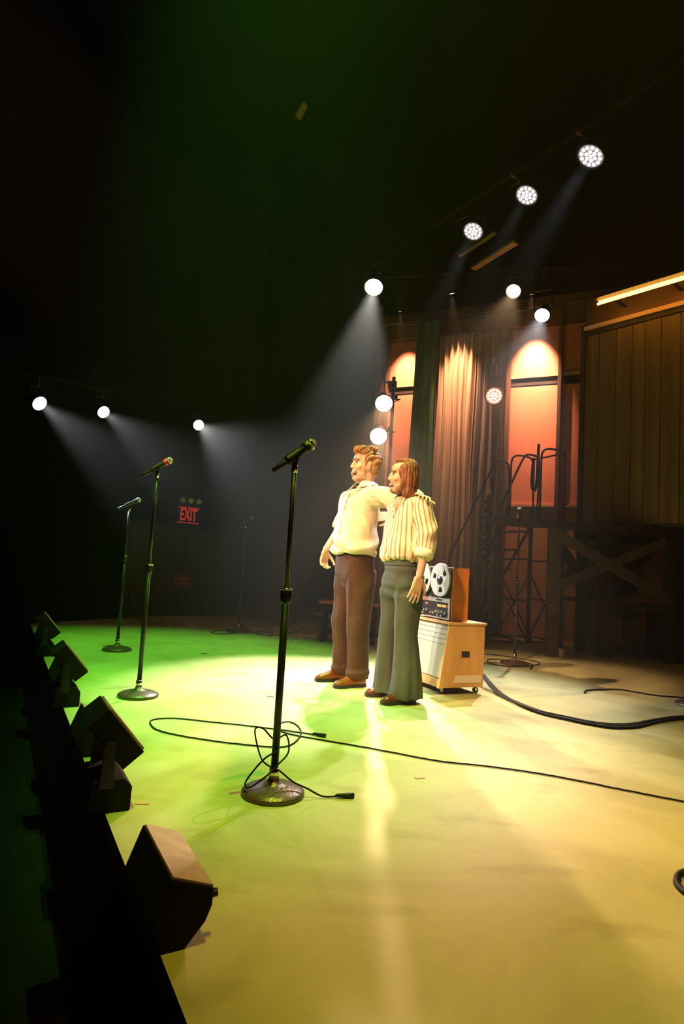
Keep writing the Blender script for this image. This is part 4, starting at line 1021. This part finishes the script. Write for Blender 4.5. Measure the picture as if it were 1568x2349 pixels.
MB().tube([(.095, -.004, 1.38), (.118, -.004, 1.28), (.140, -.004, 1.16), (.158, -.004, 1.04)], .005, 6).build('button_band', 'collar_white', sh2, True)
for q in range(4): MB().ell((.108 + q * .013, -.004, 1.33 - q * .085), (.005, .006, .006), None, 10, 6).build('button', 'label_white', sh2, True)
MB().hexa([(.088, .075, 1.20), (.062, .125, 1.20), (.055, .120, 1.20), (.080, .072, 1.20), (.094, .075, 1.285), (.066, .128, 1.285), (.058, .122, 1.285), (.086, .072, 1.285)]).build('chest_pocket', 'striped_shirt', sh2)
tb_ = MB()
tb_.loft([ring(.0, 0, .66, .04, .09), ring(.0, 0, .72, .095, .145), ring(.0, 0, .77, .118, .162), ring(.0, 0, .82, .128, .166), ring(.0, 0, .88, .128, .165), ring(.004, 0, .95, .116, .150), ring(.008, 0, 1.02, .108, .140)])
for s in (-1, 1):
    tb_.loft([ring(.0, s * .07, .92, .08, .06), ring(.0, s * .082, .85, .112, .082), ring(.004, s * .09, .74, .106, .088), ring(.010, s * .094, .58, .090, .080), ring(.014, s * .098, .46, .084, .076), ring(.008, s * .102, .30, .094, .084), ring(.002, s * .106, .15, .108, .094), ring(.0, s * .108, .035, .122, .104)])
me = remeshed(tb_, .0075, 3)
def w4(x, y, z):
    d = .004 * fold(x, y, z, 12, -10, 14, .5) + .005 * np.sin(75 * z + 5 * x + 9 * y) * np.exp(-((z - .93) / .05) ** 2) + .005 * fold(x, y, z, 24, 8, 50, 1.0) * np.exp(-((z - .76) / .08) ** 2)
    d += .007 * np.exp(-((y - np.sign(y) * .10) / .016) ** 2) * (x > .04) * (z < .8)
    d += .006 * np.sin(8 * np.arctan2(y - np.sign(y) * .105, x)) * np.clip((.4 - z) / .4, 0, 1)
    return d
displace(me, w4); tr2 = link('trousers', me, 'green_trousers', p2, True)
MB().loft([ring(.008, 0, .955, .120, .153), ring(.008, 0, 1.03, .112, .145)]).build('waistband', 'green_trousers', tr2)
shoe(p2, .030, .11, 4, 'oxblood_leather'); shoe(p2, .0, -.12, -6, 'oxblood_leather')
# ring on the left hand: round the base of the ring finger
q_ = V(.024, .236, .885); d_ = V(.24, -.05, -1).normalized()
MB().tube([q_ + d_ * .118 + V(-.012, 0, 0) + V(.0105 * math.cos(a * .628), .0105 * math.sin(a * .628), 0) for a in range(10)], .0022, 6, True).build('finger_ring', 'gold', p2, True)
